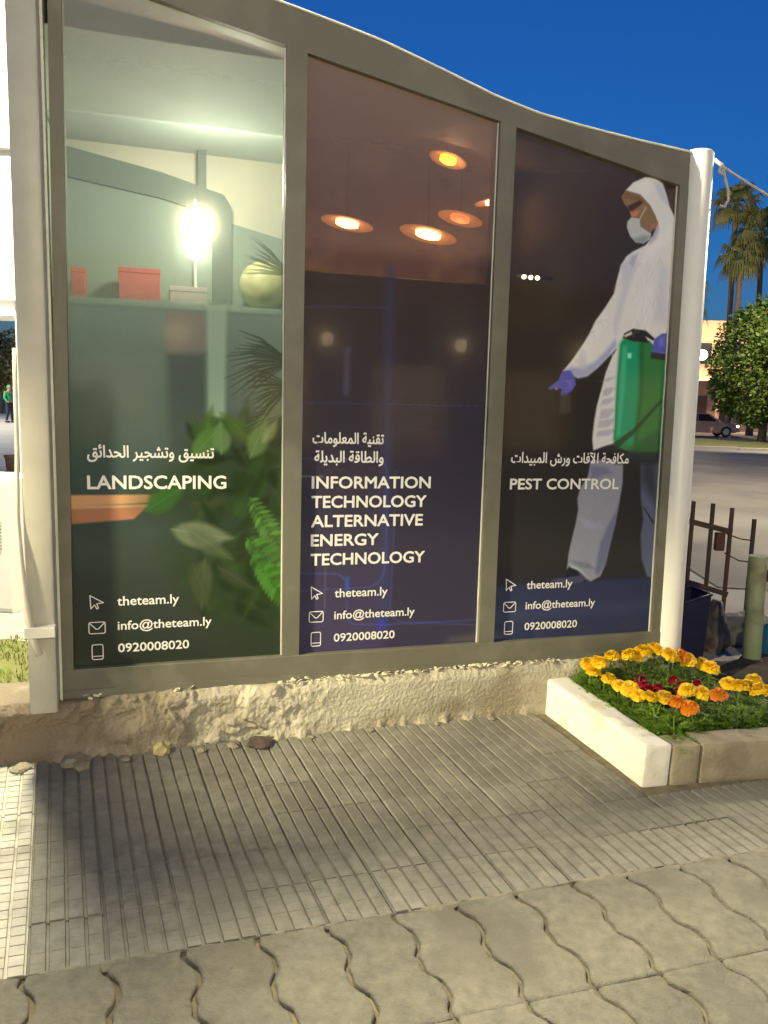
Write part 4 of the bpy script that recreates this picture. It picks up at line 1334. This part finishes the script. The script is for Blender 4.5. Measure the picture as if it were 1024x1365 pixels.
M_PGREEN = mat('pale_green_paint', (.30, .38, .19), (.38, .42, .24), .6, 7, bump=.3, bscale=40, c3=(.20, .19, .11), s3=5)
e = empty('bollard', (2.49, 4.97, gz(2.49, 4.97)), 0, 'short pale green steel pipe bollard beyond the flower bed', 'bollard')
zb = -e.location.z
b = MB(); b.tube([(0, 0, 0), (-.01, 0, .4), (-.022, 0, .79 + zb)], .058, 20); auto_smooth(b.build('pipe', M_PGREEN, e), 50)
b = MB(); b.lathe([(0, 0), (.10, 0), (.10, .05), (.07, .13), (.060, .14)], 20); b.build('footing', M_IRON, e)
b = MB(); b.bbox(.04, .10, -.02, .02, .66, .74, .006); b.build('lug', M_IRON, e)
# dark blue bin and rubbish behind the round post
M_NAVY = mat('navy_plastic', (.02, .022, .075), (.015, .015, .05), .45, 6)
e = empty('waste_bin', (2.16, 5.30, gz(2.2, 5.3)), .2, 'dark blue plastic waste bin behind the white end post', 'bin')
b = MB(); b.add([(-.10, -.10, 0), (.09, -.10, 0), (.09, .10, 0), (-.10, .10, 0), (-.115, -.12, .44), (.105, -.12, .50), (.105, .12, .50), (-.115, .12, .44)], [(3, 2, 1, 0), (0, 1, 5, 4), (1, 2, 6, 5), (2, 3, 7, 6), (3, 0, 4, 7)]); b.build('tub', M_NAVY, e)
b = MB(); b.tube([(-.115, -.12, .44), (.105, -.12, .50), (.105, .12, .50), (-.115, .12, .44), (-.115, -.12, .44)], .012, 6); b.build('rim', M_NAVY, e, True)
def sack(loc, sx, sy, sz, seed, m, name, label, cat):
    bm = bmesh.new()
    bmesh.ops.create_icosphere(bm, subdivisions=4, radius=1)
    for v in bm.verts:
        k = 1 + .28 * fbm(v.co.x * 1.6 + seed, v.co.y * 1.6, v.co.z * 1.6) + .09 * fbm(v.co.x * 6 + seed, v.co.y * 6, v.co.z * 6)
        v.co = Vector((v.co.x * sx * k, v.co.y * sy * k, max(-.55, v.co.z) * sz * k + sz * .55))
    me = bpy.data.meshes.new(name)
    bm.to_mesh(me)
    bm.free()
    me.materials.append(m)
    me.shade_smooth()
    return link(name, me, None, loc, label=label, cat=cat)
M_BAG = mat('dark_sack', (.05, .045, .045), (.09, .08, .075), .6, 5, bump=.4, c3=(.22, .19, .16), s3=4)
sack((2.42, 5.55, gz(2.5, 5.4)), .15, .15, .26, 2.2, M_BAG, 'rubbish_sack', 'crumpled dark rubbish sack beside the navy bin', 'sack')
sack((2.80, 5.75, gz(2.8, 5.7)), .22, .16, .15, 6.6, mat('grey_sheet', (.16, .15, .13), (.22, .2, .18), .8, 4, bump=.4), 'rubbish_heap', 'low grey heap of rubbish behind the green bollard', 'rubbish')
e = empty('bottle', (2.72, 5.2, gz(2.72, 5.2)), 0, 'blue plastic container with a white cap beside the green bollard', 'bottle')
b = MB(); b.lathe([(0, 0), (.075, 0), (.085, .02), (.085, .22), (.07, .27), (.03, .30), (.028, .32)], 20); b.build('body', mat('blue_plastic', (.03, .16, .32), rough=.35), e, True)
b = MB(); b.lathe([(.035, .31), (.036, .36), (0, .362)], 16); b.build('cap', M_WHITE, e)

# ================================================================== ROPE ON THE END POST
b = MB()
p0, p1 = Vector((1.80, 4.57, 3.12)), Vector((3.6, 4.9, 2.62))
pts = []
for i in range(25):
    t = i / 24
    p = p0.lerp(p1, t)
    p.z -= .10 * 4 * t * (1 - t)
    pts.append(p)
b.tube(pts, .007, 6)
hp = Vector((1.80, 4.56, 3.12))
loop = [hp + Vector(q) for q in ((0, 0, 0), (.04, -.02, -.03), (.06, -.02, -.10), (.085, -.02, -.17), (.09, -.02, -.22), (.07, -.02, -.255), (.045, -.02, -.25))]
b.tube(loop, .008, 6)
b.tube([hp + Vector(q) for q in ((.0, -.01, 0), (.03, -.03, -.04), (.02, -.03, -.07), (.05, -.03, -.09))], .009, 6)
b.build('rope', mat('rope', (.55, .52, .46), (.42, .39, .34), .9, 40), None, True, label='pale rope tied to the white end post with a dangling loop', cat='rope')
b = MB(); b.tube([(3.6, 4.9, gz(3.6, 4.9)), (3.6, 4.9, 2.7)], .035, 10); b.build('rope_pole', M_POLE, None, True, label='thin steel pole that holds the far end of the rope', cat='pole')

# ================================================================== LEFT SIDE: HOSE, CABINET, KIOSK
def Wl(s, y, z): return W(s, y, z)
b = MB()
b.tube([Wl(-1.735, -.10, 1.9), Wl(-1.738, -.11, 1.45), Wl(-1.745, -.125, 1.15), Wl(-1.735, -.14, .95), Wl(-1.722, -.145, .78), Wl(-1.700, -.15, .62), Wl(-1.668, -.155, .525)], [.010, .010, .012, .015, .017, .017, .016], 10)
o = b.build('hose', mat('white_hose', (.74, .73, .64), (.66, .64, .54), .5, 8), None, True, label='thin white hose hanging down the corner post', cat='hose')
b = MB(); b.bbox(-1.728, -1.596, -.172, -.118, .605, .655, .004)
b.build('tape', mat('clear_tape', (.72, .71, .64), (.64, .63, .56), .3, 6), None, False, BOOTH_LOC, BOOTH_YAW, label='band of pale tape around the corner post holding the hose', cat='tape')
M_CAB = mat('white_steel', (.84, .84, .80), (.78, .78, .74), .45, 3)
e = empty('cabinet', (-3.30, 6.25, gz(-3.3, 6.2)), R(-8), 'white steel cabinet with a louvred vent on the path', 'cabinet')
MB().bbox(-.42, .42, -.25, .25, 0, 1.08, .012).build('body', M_CAB, e)
MB().bbox(-.40, .40, -.262, -.252, .04, 1.05, .004).build('door', M_CAB, e)
for k in range(9):
    MB().box(.14, .34, -.270, -.262, .52 + .026 * k, .532 + .026 * k).build('louvre', mat('louvre_shadow', (.5, .5, .48), rough=.6), e)
e = empty('kiosk', (-4.9, 8.6, gz(-4.9, 8.6)), 0, 'white kiosk with a deep white canopy behind the corner post', 'kiosk')
z0 = -e.location.z
MB().bbox(-2.5, 1.50, -.6, 1.6, 2.64 + z0, 6.2 + z0, .02).build('canopy', M_CAB, e)
MB().bbox(-2.5, 1.18, -.68, -.602, 4.08 + z0, 4.22 + z0, .015).build('cornice', mat('grey_cornice', (.42, .42, .40), rough=.6), e)
for x in (1.08, -2.3):
    MB().bbox(x - .045, x + .045, -.5, -.41, 0, 2.642 + z0, .01).build('column', M_CAB, e)
MB().bbox(-2.5, -.7, .9, 1.5, 0, 2.641 + z0, .02).build('back_wall', M_CAB, e)
MB().bbox(-1.8, 1.0, .3, .45, 2.60 + z0, 2.638 + z0, .006).build('added_tube_light', emit_mat('added_tube_glow', (1, .97, .88), 12.), e)  # tube and its area light added under the canopy to whiten the path
ld = bpy.data.lights.new('canopy_fill_light', 'AREA'); ld.shape = 'RECTANGLE'; ld.size = 2.6; ld.size_y = .12; ld.energy = P_KIOSK; ld.color = (1, .95, .82)
lo = bpy.data.objects.new('canopy_fill_light', ld); col.objects.link(lo); lo.parent = e; lo.location = (-.4, .37, 2.59 + z0)
e = empty('flower_pot', (-8.3, 17.0, gz(-8.3, 17)), 0, 'small brown plant pot standing alone on the bright path', 'pot')
b = MB(); b.lathe([(0, 0), (.10, 0), (.13, .30), (.15, .31), (.15, .36), (.13, .36), (.12, .30), (0, .29)], 20); b.build('pot', mat('terracotta', (.25, .15, .09), (.2, .12, .07), .85, 6), e, True)
# moss and grass by the corner post
M_GRASS = mat('grass_blade', (.16, .20, .03), (.10, .14, .02), .7, 3, trans=.3)
b = MB()
r = random.Random(3)
for k in range(5200):
    x = r.uniform(-3.1, -1.78)
    y = r.uniform(3.75, 5.35)
    if fbm(x * 1.3, y * 1.3, 4) < -.12 and y > 4.5: continue
    if (Vector((x, y, 0)) - BOOTH_LOC).dot(Vector((CW, SW, 0))) > -1.76: continue
    if x < -2.65 and y > 4.7: continue
    z = gz(x, y)
    a = r.uniform(0, 6.28)
    h = r.uniform(.02, .055)
    w = Vector((math.cos(a), math.sin(a), 0)) * .004
    t = Vector((r.uniform(-.02, .02), r.uniform(-.02, .02), h))
    p = Vector((x, y, z - .004))
    b.add([p - w, p + w, p + t], [(0, 1, 2)])
b.build('grass', M_GRASS, kind='stuff')
M_MOSS = mat('moss_ground', (.15, .19, .03), (.22, .2, .09), .95, 9, bump=.8, bscale=60, bdist=.02)
sheet('moss_patch', M_MOSS, [(-2.75, 3.75), (-1.7, 3.5), (-1.9, 5.1), (-2.7, 5.3)], .006, 8, kind='structure')
def brick_mat():
    m = mat('brick_path', (.55, .50, .42), (.45, .40, .33), .9, 5, bump=.2)
    nt = m.node_tree
    n = nt.nodes
    br = n.new('ShaderNodeTexBrick')
    br.inputs['Scale'].default_value = 5.0
    br.inputs['Color1'].default_value = (.56, .52, .43, 1)
    br.inputs['Color2'].default_value = (.44, .40, .33, 1)
    br.inputs['Mortar'].default_value = (.2, .18, .13, 1)
    br.inputs['Mortar Size'].default_value = .02
    nt.links.new(n['Texture Coordinate'].outputs['Object'], br.inputs['Vector'])
    nt.links.new(br.outputs['Color'], n['Principled BSDF'].inputs['Base Color'])
    return m
sheet('brick_path', brick_mat(), [(-6, 4.6), (-2.0, 4.4), (-2.2, 7.2), (-6, 7.2)], .003, 8, kind='structure')

# ================================================================== PERSON ON THE PATH
def skin_body(name, parent, joints, edges, m, sub=2):
    me = bpy.data.meshes.new(name)
    bm = bmesh.new()
    sk = bm.verts.layers.skin.verify()
    vs = []
    for i, (p, rx, ry) in enumerate(joints):
        v = bm.verts.new(p)
        v[sk].radius = (rx, ry)
        v[sk].use_root = (i == 0)
        vs.append(v)
    for a, c in edges: bm.edges.new((vs[a], vs[c]))
    bm.to_mesh(me)
    bm.free()
    me.materials.append(m)
    o = link(name, me, parent)
    o.modifiers.new('skin', 'SKIN').use_smooth_shade = True
    s = o.modifiers.new('sub', 'SUBSURF')
    s.levels = sub
    s.render_levels = sub
    return o
PER = empty('person', (-17.55, 36.0, gz(-17.5, 36) + .008), R(60), 'person in a bright green hooded jacket and dark trousers, back turned', 'person')
SKIN = mat('skin', (.45, .27, .19), (.40, .24, .17), .6, 10)
J = [((0, 0, .95), .14, .11), ((0, 0, 1.2), .145, .10), ((0, 0, 1.42), .15, .09), ((0, -.01, 1.53), .055, .055), ((0, -.03, 1.63), .08, .095), ((0, -.03, 1.74), .075, .085),
     ((.19, 0, 1.40), .055, .055), ((.25, .0, 1.13), .042, .042), ((.20, -.16, .97), .032, .032), ((.17, -.22, .95), .03, .02),
     ((-.19, 0, 1.40), .055, .055), ((-.25, .0, 1.13), .042, .042), ((-.20, -.16, .97), .032, .032), ((-.17, -.22, .95), .03, .02),
     ((.10, 0, .86), .085, .085), ((.11, -.04, .48), .058, .058), ((.12, .02, .09), .04, .04), ((.12, -.12, .04), .035, .025),
     ((-.10, 0, .86), .085, .085), ((-.11, .0, .48), .058, .058), ((-.12, .10, .09), .04, .04), ((-.12, -.04, .04), .035, .025)]
E_ = [(0, 1), (1, 2), (2, 3), (3, 4), (4, 5), (2, 6), (6, 7), (7, 8), (8, 9), (2, 10), (10, 11), (11, 12), (12, 13), (0, 14), (14, 15), (15, 16), (16, 17), (0, 18), (18, 19), (19, 20), (20, 21)]
skin_body('body', PER, J, E_, SKIN)
def grow(idx, k, d): return [(J[i][0], J[i][1] * k + d, J[i][2] * k + d) for i in idx]
idx = [0, 1, 2, 6, 7, 8, 10, 11, 12]
mp = {v: i for i, v in enumerate(idx)}
skin_body('jacket', PER, grow(idx, 1.08, .02), [(mp[a], mp[c]) for a, c in E_ if a in mp and c in mp], mat('green_jacket', (.03, .38, .14), (.02, .30, .10), .6, 8))
skin_body('hood', PER, [((0, .02, 1.50), .10, .09), ((0, .01, 1.64), .105, .11), ((0, .0, 1.76), .085, .09)], [(0, 1), (1, 2)], MATS['green_jacket'])
idx = [0, 14, 15, 16, 18, 19, 20]
mp = {v: i for i, v in enumerate(idx)}
skin_body('trousers', PER, grow(idx, 1.05, .012), [(mp[a], mp[c]) for a, c in E_ if a in mp and c in mp], mat('dark_trousers', (.03, .03, .045), rough=.8))
for x, y in ((.12, -.02), (-.12, .06)):
    b = MB(); b.bbox(x - .05, x + .05, y - .17, y + .10, 0, .09, .025); b.build('shoe', MATS['dark_trousers'], PER)

# ================================================================== TREES
M_BARK = mat('bark', (.13, .10, .07), (.08, .06, .045), .95, 6, bump=.7, bscale=20, bdist=.03)
def leaf_mat(name, c1, c2):
    return mat(name, c1, c2, .55, 1.2, trans=.25, lo=.3, hi=.7)
def tree(loc, h, crown, n, leaf, m, label, trunk_r=.16, seed=1, cat='tree', group=None, limbs=6, trunk_h=None):
    """crown: list of (centre, radii) lobes in local metres"""
    r = random.Random(seed)
    e = empty('tree', loc, 0, label, cat, group)
    th = trunk_h or h * .45
    b = MB()
    b.tube([(0, 0, -.1), (.04, .02, th * .4), (-.03, .05, th * .8), (0, 0, th * 1.2)], [trunk_r * 1.25, trunk_r, trunk_r * .8, trunk_r * .5], 10)
    for k in range(limbs):
        c, rr = crown[k % len(crown)]
        st = Vector((0, 0, th * r.uniform(.55, 1.0)))
        c = Vector(c)
        b.tube([st, st.lerp(c, .5) + Vector((0, 0, .2)), c + Vector((r.uniform(-.4, .4), r.uniform(-.4, .4), rr[2] * .3))], [trunk_r * .45, trunk_r * .3, trunk_r * .1], 6)
    b.build('trunk', M_BARK, e, True)
    b = MB()
    tot = sum(q[1][0] * q[1][1] * q[1][2] for q in crown)
    for c, rr in crown:
        for k in range(int(n * rr[0] * rr[1] * rr[2] / tot)):
            while True:
                d = Vector((r.uniform(-1, 1), r.uniform(-1, 1), r.uniform(-1, 1)))
                if .25 < d.length < 1: break
            d = d.normalized() * (d.length ** .45)
            p = Vector((c[0] + d.x * rr[0], c[1] + d.y * rr[1], c[2] + d.z * rr[2]))
            q = fbm(p.x * 1.1 + seed, p.y * 1.1, p.z * 1.1)
            if q < -.18: continue
            p += d * q * .5
            ax = Vector((r.gauss(0, 1), r.gauss(0, 1), r.gauss(0, .6) - .2)).normalized()
            sd = ax.orthogonal().normalized()
            sd.rotate(Matrix.Rotation(r.uniform(0, 3.1), 3, ax))
            l = leaf * r.uniform(.6, 1.3)
            b.add([p, p + ax * l * .5 + sd * l * .28, p + ax * l, p + ax * l * .5 - sd * l * .28], [(0, 1, 2, 3)])
    b.build('crown', m, e)
    return e
M_FICUS = leaf_mat('ficus_leaf', (.06, .115, .018), (.10, .16, .025))
tree((20.4, 42.0, gz(20.4, 42)), 8, [((0, 0, 4.3), (3.0, 2.6, 3.1)), ((-.6, -.2, 2.9), (2.2, 2.2, 1.9)), ((1.2, .2, 5.8), (2.4, 2.2, 2.2)), ((.2, .1, 6.4), (1.7, 1.7, 1.4))], 30000, .24, M_FICUS,
     'dense dark green clipped tree on the verge across the road', .2, 4, trunk_h=2.2)
M_TREEL = leaf_mat('park_leaf', (.09, .11, .03), (.14, .13, .05))
for (x, y, h, sd, lab) in ((-26.0, 52.0, 5.6, 3, 'yellowish leafy tree beyond the bright path, taller than its neighbour'), (-22.6, 58.0, 5.0, 9, 'low olive green tree far along the bright path')):
    tree((x, y, gz(x, y)), h, [((0, 0, h * .62), (2.0, 2.0, h * .3)), ((.8, 0, h * .8), (1.4, 1.4, h * .2)), ((-.9, 0, h * .75), (1.4, 1.4, h * .22))], 5000, .25, M_TREEL, lab, .16, sd)
src_t = bpy.data.objects['tree.001']
for k, (x, y, s) in enumerate(((7, 76, 1.7), (14, 82, 2.0), (43, 74, 1.8), (52, 80, 1.6), (-44, 70, 1.7), (-55, 64, 1.5))):
    c = copy_tree(src_t)
    c.location = (x, y, gz(x, y))
    c.scale = (s, s, s)
    c.rotation_euler.z = k * 1.3
    tag(c, 'large olive tree in the far row behind the streets', 'tree', 'far row of trees behind the streets')
M_PALM = leaf_mat('palm_leaf', (.18, .22, .07), (.24, .24, .09))
M_PTRUNK = mat('palm_trunk', (.26, .19, .13), (.18, .13, .09), .9, 8, bump=.6)
def palm(loc, h, cr, n, label, seed, droop=.7, lean=.0, skirt=0):
    r = random.Random(seed)
    e = empty('palm_tree', loc, 0, label, 'palm tree', None)
    b = MB()
    pts = [Vector((lean * (k / 8) ** 2, 0, h * k / 8)) for k in range(9)]
    b.tube(pts, [.17 if k else .26 for k in range(9)], 12)
    b.build('trunk', M_PTRUNK, e, True)
    b = MB()
    top = pts[-1]
    for k in range(n):
        a = 2 * math.pi * k * .382
        el = R(78) - (k / n) * R(120 + skirt)
        d = Vector((math.cos(a) * math.cos(el), math.sin(a) * math.cos(el), math.sin(el)))
        l = cr * r.uniform(.8, 1.1)
        # fan leaf: stalk, then blades radiating from its tip
        hub = top + d * l * .45
        b.tube([top, top + d * l * .25 + Vector((0, 0, .05)), hub], .025, 4)
        side = d.cross(Vector((0, 0, 1))).normalized()
        upv = side.cross(d).normalized()
        for j in range(17):
            t = (j / 16 - .5) * 2 * R(95)
            q = (d * math.cos(t) + side * math.sin(t)).normalized()
            ll = l * .62 * (1 - .3 * abs(t) / R(95)) * r.uniform(.85, 1.1)
            w = q.cross(upv).normalized() * l * .035
            mid = hub + q * ll * .6
            tip = hub + q * ll - Vector((0, 0, 1)) * ll * droop * r.uniform(.5, 1)
            b.add([hub, mid + w, tip, mid - w], [(0, 1, 2, 3)])
    b.build('crown', M_PALM, e)
    return e
palm((22.9, 53.0, gz(22.9, 53)), 15.0, 1.9, 30, 'tallest fan palm with a dark crown behind the clipped tree', 1, .6, -.3)
palm((22.4, 51.0, gz(22.4, 51)), 11.6, 1.7, 28, 'slender fan palm with a pale trunk and drooping skirt', 2, 1.1, .0, 30)
palm((24.4, 52.0, gz(24.4, 52)), 13.2, 2.1, 34, 'broad fan palm partly hidden by the clipped tree', 3, .9, -.4, 25)
palm((20.6, 56.0, gz(20.6, 56)), 9.6, 2.0, 26, 'low faint fan palm beside the white end post', 4, 1.0, .3, 20)
palm((20.6, 41.0, gz(20.6, 41)), 15.2, 1.7, 26, 'tall palm with a yellow green frond reaching into the sky', 5, .5, .3, 0)

# ================================================================== BUILDING ACROSS THE ROAD
M_PINK = mat('pink_stucco', (.52, .35, .26), (.44, .29, .22), .9, .8, bump=.2, c3=(.36, .25, .19), s3=.4)
M_PANE = mat('dark_pane', (.03, .035, .045), rough=.15)
BL_ = empty('villa', (27.5, 63.0, gz(27, 63)), R(-8), 'pinkish two storey building with a wall lamp across the road', 'building')
MB().bbox(-5.4, 6, 0, 8, 0, 8.3, .03).build('wall', M_PINK, BL_)
MB().bbox(-5.6, 6.2, -.2, 8.2, 8.28, 8.75, .03).build('parapet', M_PINK, BL_)
MB().bbox(-5.5, 6.1, -.12, .0, 4.1, 4.4, .02).build('string_course', M_PINK, BL_)
for x in (-4.6, -2.6, .2, 2.8):
    for z in (1.0, 5.2):
        b = MB(); b.bbox(x, x + 1.2, -.06, .02, z, z + 1.9, .02); w = b.build('window', M_PINK, BL_)
        MB().box(x + .12, x + 1.08, -.08, -.061, z + .12, z + 1.78).build('pane', M_PANE, w)
for x in (-3.1, -1.0):
    MB().bbox(x - .16, x + .16, -1.6, -1.28, 0, 3.9, .02).build('porch_column', M_PINK, BL_)
MB().bbox(-4.4, -.4, -1.8, .0, 3.9, 4.09, .02).build('porch_roof', M_PINK, BL_)
bw = BL_.matrix_world
e = empty('wall_lamp', (24.55, 61.4, 6.3), R(-8), 'round glowing lamp on the pinkish building', 'lamp')
bm = bmesh.new(); bmesh.ops.create_icosphere(bm, subdivisions=3, radius=.42); me = bpy.data.meshes.new('globe'); bm.to_mesh(me); bm.free()
me.materials.append(emit_mat('wall_lamp_glow', (1, .80, .45), 12.)); me.shade_smooth(); link('globe', me, e)
b = MB(); b.tube([(0, .3, 0), (.3, 1.6, .0), (.35, 2.6, 0)], .05, 8); b.build('bracket', M_IRON, e)
ld = bpy.data.lights.new('wall_lamp_light', 'POINT'); ld.energy = P_WALL; ld.color = (1, .72, .42); ld.shadow_soft_size = .5
lo = bpy.data.objects.new('wall_lamp_light', ld); col.objects.link(lo); lo.parent = e; lo.location = (-.2, -.9, 0)

# ================================================================== PARKED CAR
def car(loc, rz, label):
    e = empty('parked_car', loc, rz, label, 'car')
    M_BODY = mat('tan_car_paint', (.62, .34, .26), (.58, .32, .24), .35, 2, metal=.0)
    # sections along the length: x, half width, belt height, sill height
    sec = [(-2.2, .70, .72, .42), (-2.1, .80, .86, .30), (-1.6, .85, .94, .24), (-.6, .87, .93, .22), (.5, .87, .92, .22), (1.2, .86, .90, .23), (1.9, .80, .78, .26), (2.18, .68, .62, .34)]
    b = MB()
    vs = []
    for x, w, t, s in sec:
        vs += [(x, -w * .94, s), (x, -w, s + .18), (x, -w * .97, t - .12), (x, -w * .86, t), (x, 0, t + .03), (x, w * .86, t), (x, w * .97, t - .12), (x, w, s + .18), (x, w * .94, s)]
    n = 9
    fs = [tuple(range(n))[::-1], tuple(range(len(vs) - n, len(vs)))]
    for i in range(len(sec) - 1):
        for k in range(n):
            fs.append((i * n + k, i * n + (k + 1) % n, (i + 1) * n + (k + 1) % n, (i + 1) * n + k))
    b.add(vs, fs)
    auto_smooth(fresh_normals(b.build('body', M_BODY, e)), 35)
    b = MB()
    b.add([(-1.55, -.72, .92), (1.05, -.74, .90), (.35, -.58, 1.40), (-.85, -.58, 1.42), (-1.55, .72, .92), (1.05, .74, .90), (.35, .58, 1.40), (-.85, .58, 1.42)],
          [(0, 1, 2, 3), (7, 6, 5, 4), (3, 2, 6, 7), (1, 5, 6, 2), (0, 3, 7, 4)])
    auto_smooth(fresh_normals(b.build('cabin', M_BODY, e)), 60)
    for sg in (-1, 1):
        for q in ([(-1.28, .96), (-.35, .95), (-.35, 1.36), (-.82, 1.36)], [(-.28, .95), (.82, .94), (.30, 1.35), (-.28, 1.36)]):
            b = MB()
            vs = []
            for x, z in q:
                t = (z - .91) / .5
                vs.append((x, sg * (.745 - .155 * t + .004), z))
            b.add(vs, [(0, 1, 2, 3)])
            b.build('side_window', M_PANE, e)
    b = MB(); b.add([(1.02, -.66, .93), (1.02, .66, .93), (.40, .52, 1.37), (.40, -.52, 1.37)], [(0, 1, 2, 3)])
    b.v = [(x + .02, y, z + .012) for x, y, z in b.v]; b.build('windscreen', M_PANE, e)
    for x in (-1.38, 1.36):
        for sg in (-1, 1):
            M = Matrix.Translation((x, sg * .80, .32)) @ Matrix.Rotation(R(90), 4, 'X')
            w = MB(); w.lathe([(0, -.1), (.22, -.1), (.31, -.09), (.325, 0), (.31, .09), (.22, .1), (0, .1)], 24, M)
            w_ = w.build('wheel', mat('tyre', (.02, .02, .02), rough=.85), e, True)
            k = MB(); k.lathe([(0, -.115), (.19, -.11), (.20, -.10)], 16, M); k.lathe([(.20, .10), (.19, .11), (0, .115)], 16, M); k.build('rim', M_ALU, w_)
    for sg in (-1, 1):
        b = MB(); b.bbox(2.02, 2.16, sg * .58 - .13, sg * .58 + .13, .60, .72, .03); b.build('headlight', emit_mat('headlight_glow', (1, .97, .9), 9.), e)
        b = MB(); b.bbox(-2.2, -2.12, sg * .6 - .12, sg * .6 + .12, .62, .78, .02); b.build('tail_light', mat('tail_red', (.4, .02, .02), rough=.3), e)
    MB().bbox(2.10, 2.24, -.7, .7, .30, .46, .04).build('bumper', M_BODY, e)
    return e
car((19.6, 48.5, gz(19.6, 48.5) + .02), R(-6), 'tan car with lit headlights parked across the road by the villa')

# ================================================================== CAFE OUT OF VIEW (added for its haze and lamp spots in the glass)
M_CREAM = mat('cream_facade', (.55, .50, .40), (.47, .43, .34), .85, 1.2, bump=.15)
CF = empty('cafe', W(3.5, -13.5, gz(*W(3.5, -13.5, 0)[:2])), BOOTH_YAW, 'long cream cafe front added out of view for its reflections in the panes', 'building')
MB().bbox(-11, 13, -5, 0, 0, 4.6, .03).build('wall', M_CREAM, CF)
MB().bbox(-11.3, 13.3, -5.3, .5, 4.6, 4.9, .03).build('roof', M_ROOF, CF)
M_LITWIN = emit_mat('added_lit_window', (1.0, .66, .30), 1.1)  # added window glow, there to mirror as warm patches in the panes
for k in range(7):
    x = -9.6 + 3.2 * k
    w = MB().bbox(x, x + 2.0, -.02, .08, .9, 3.0, .02).build('window', M_DARKW, CF)
    for j in range(2):
        MB().box(x + .1 + .92 * j, x + .98 + .92 * j, .081, .095, 1.0, 2.9).build('pane', M_LITWIN, w)
for k in range(8):
    x = -10.6 + 3.2 * k
    b = MB(); b.lathe([(0, -.16), (.10, -.12), (.14, 0), (.10, .12), (0, .16)], 14, Matrix.Translation((x, .25, 3.4)))
    l = b.build('added_lantern', emit_mat('added_lantern_glow', (1, .74, .38), 14.), CF, True)  # added to show as bright spots mirrored in the panes
    b = MB(); b.tube([(x, .0, 3.6), (x, .25, 3.62), (x, .25, 3.54)], .02, 6); b.build('lantern_arm', M_IRON, l)
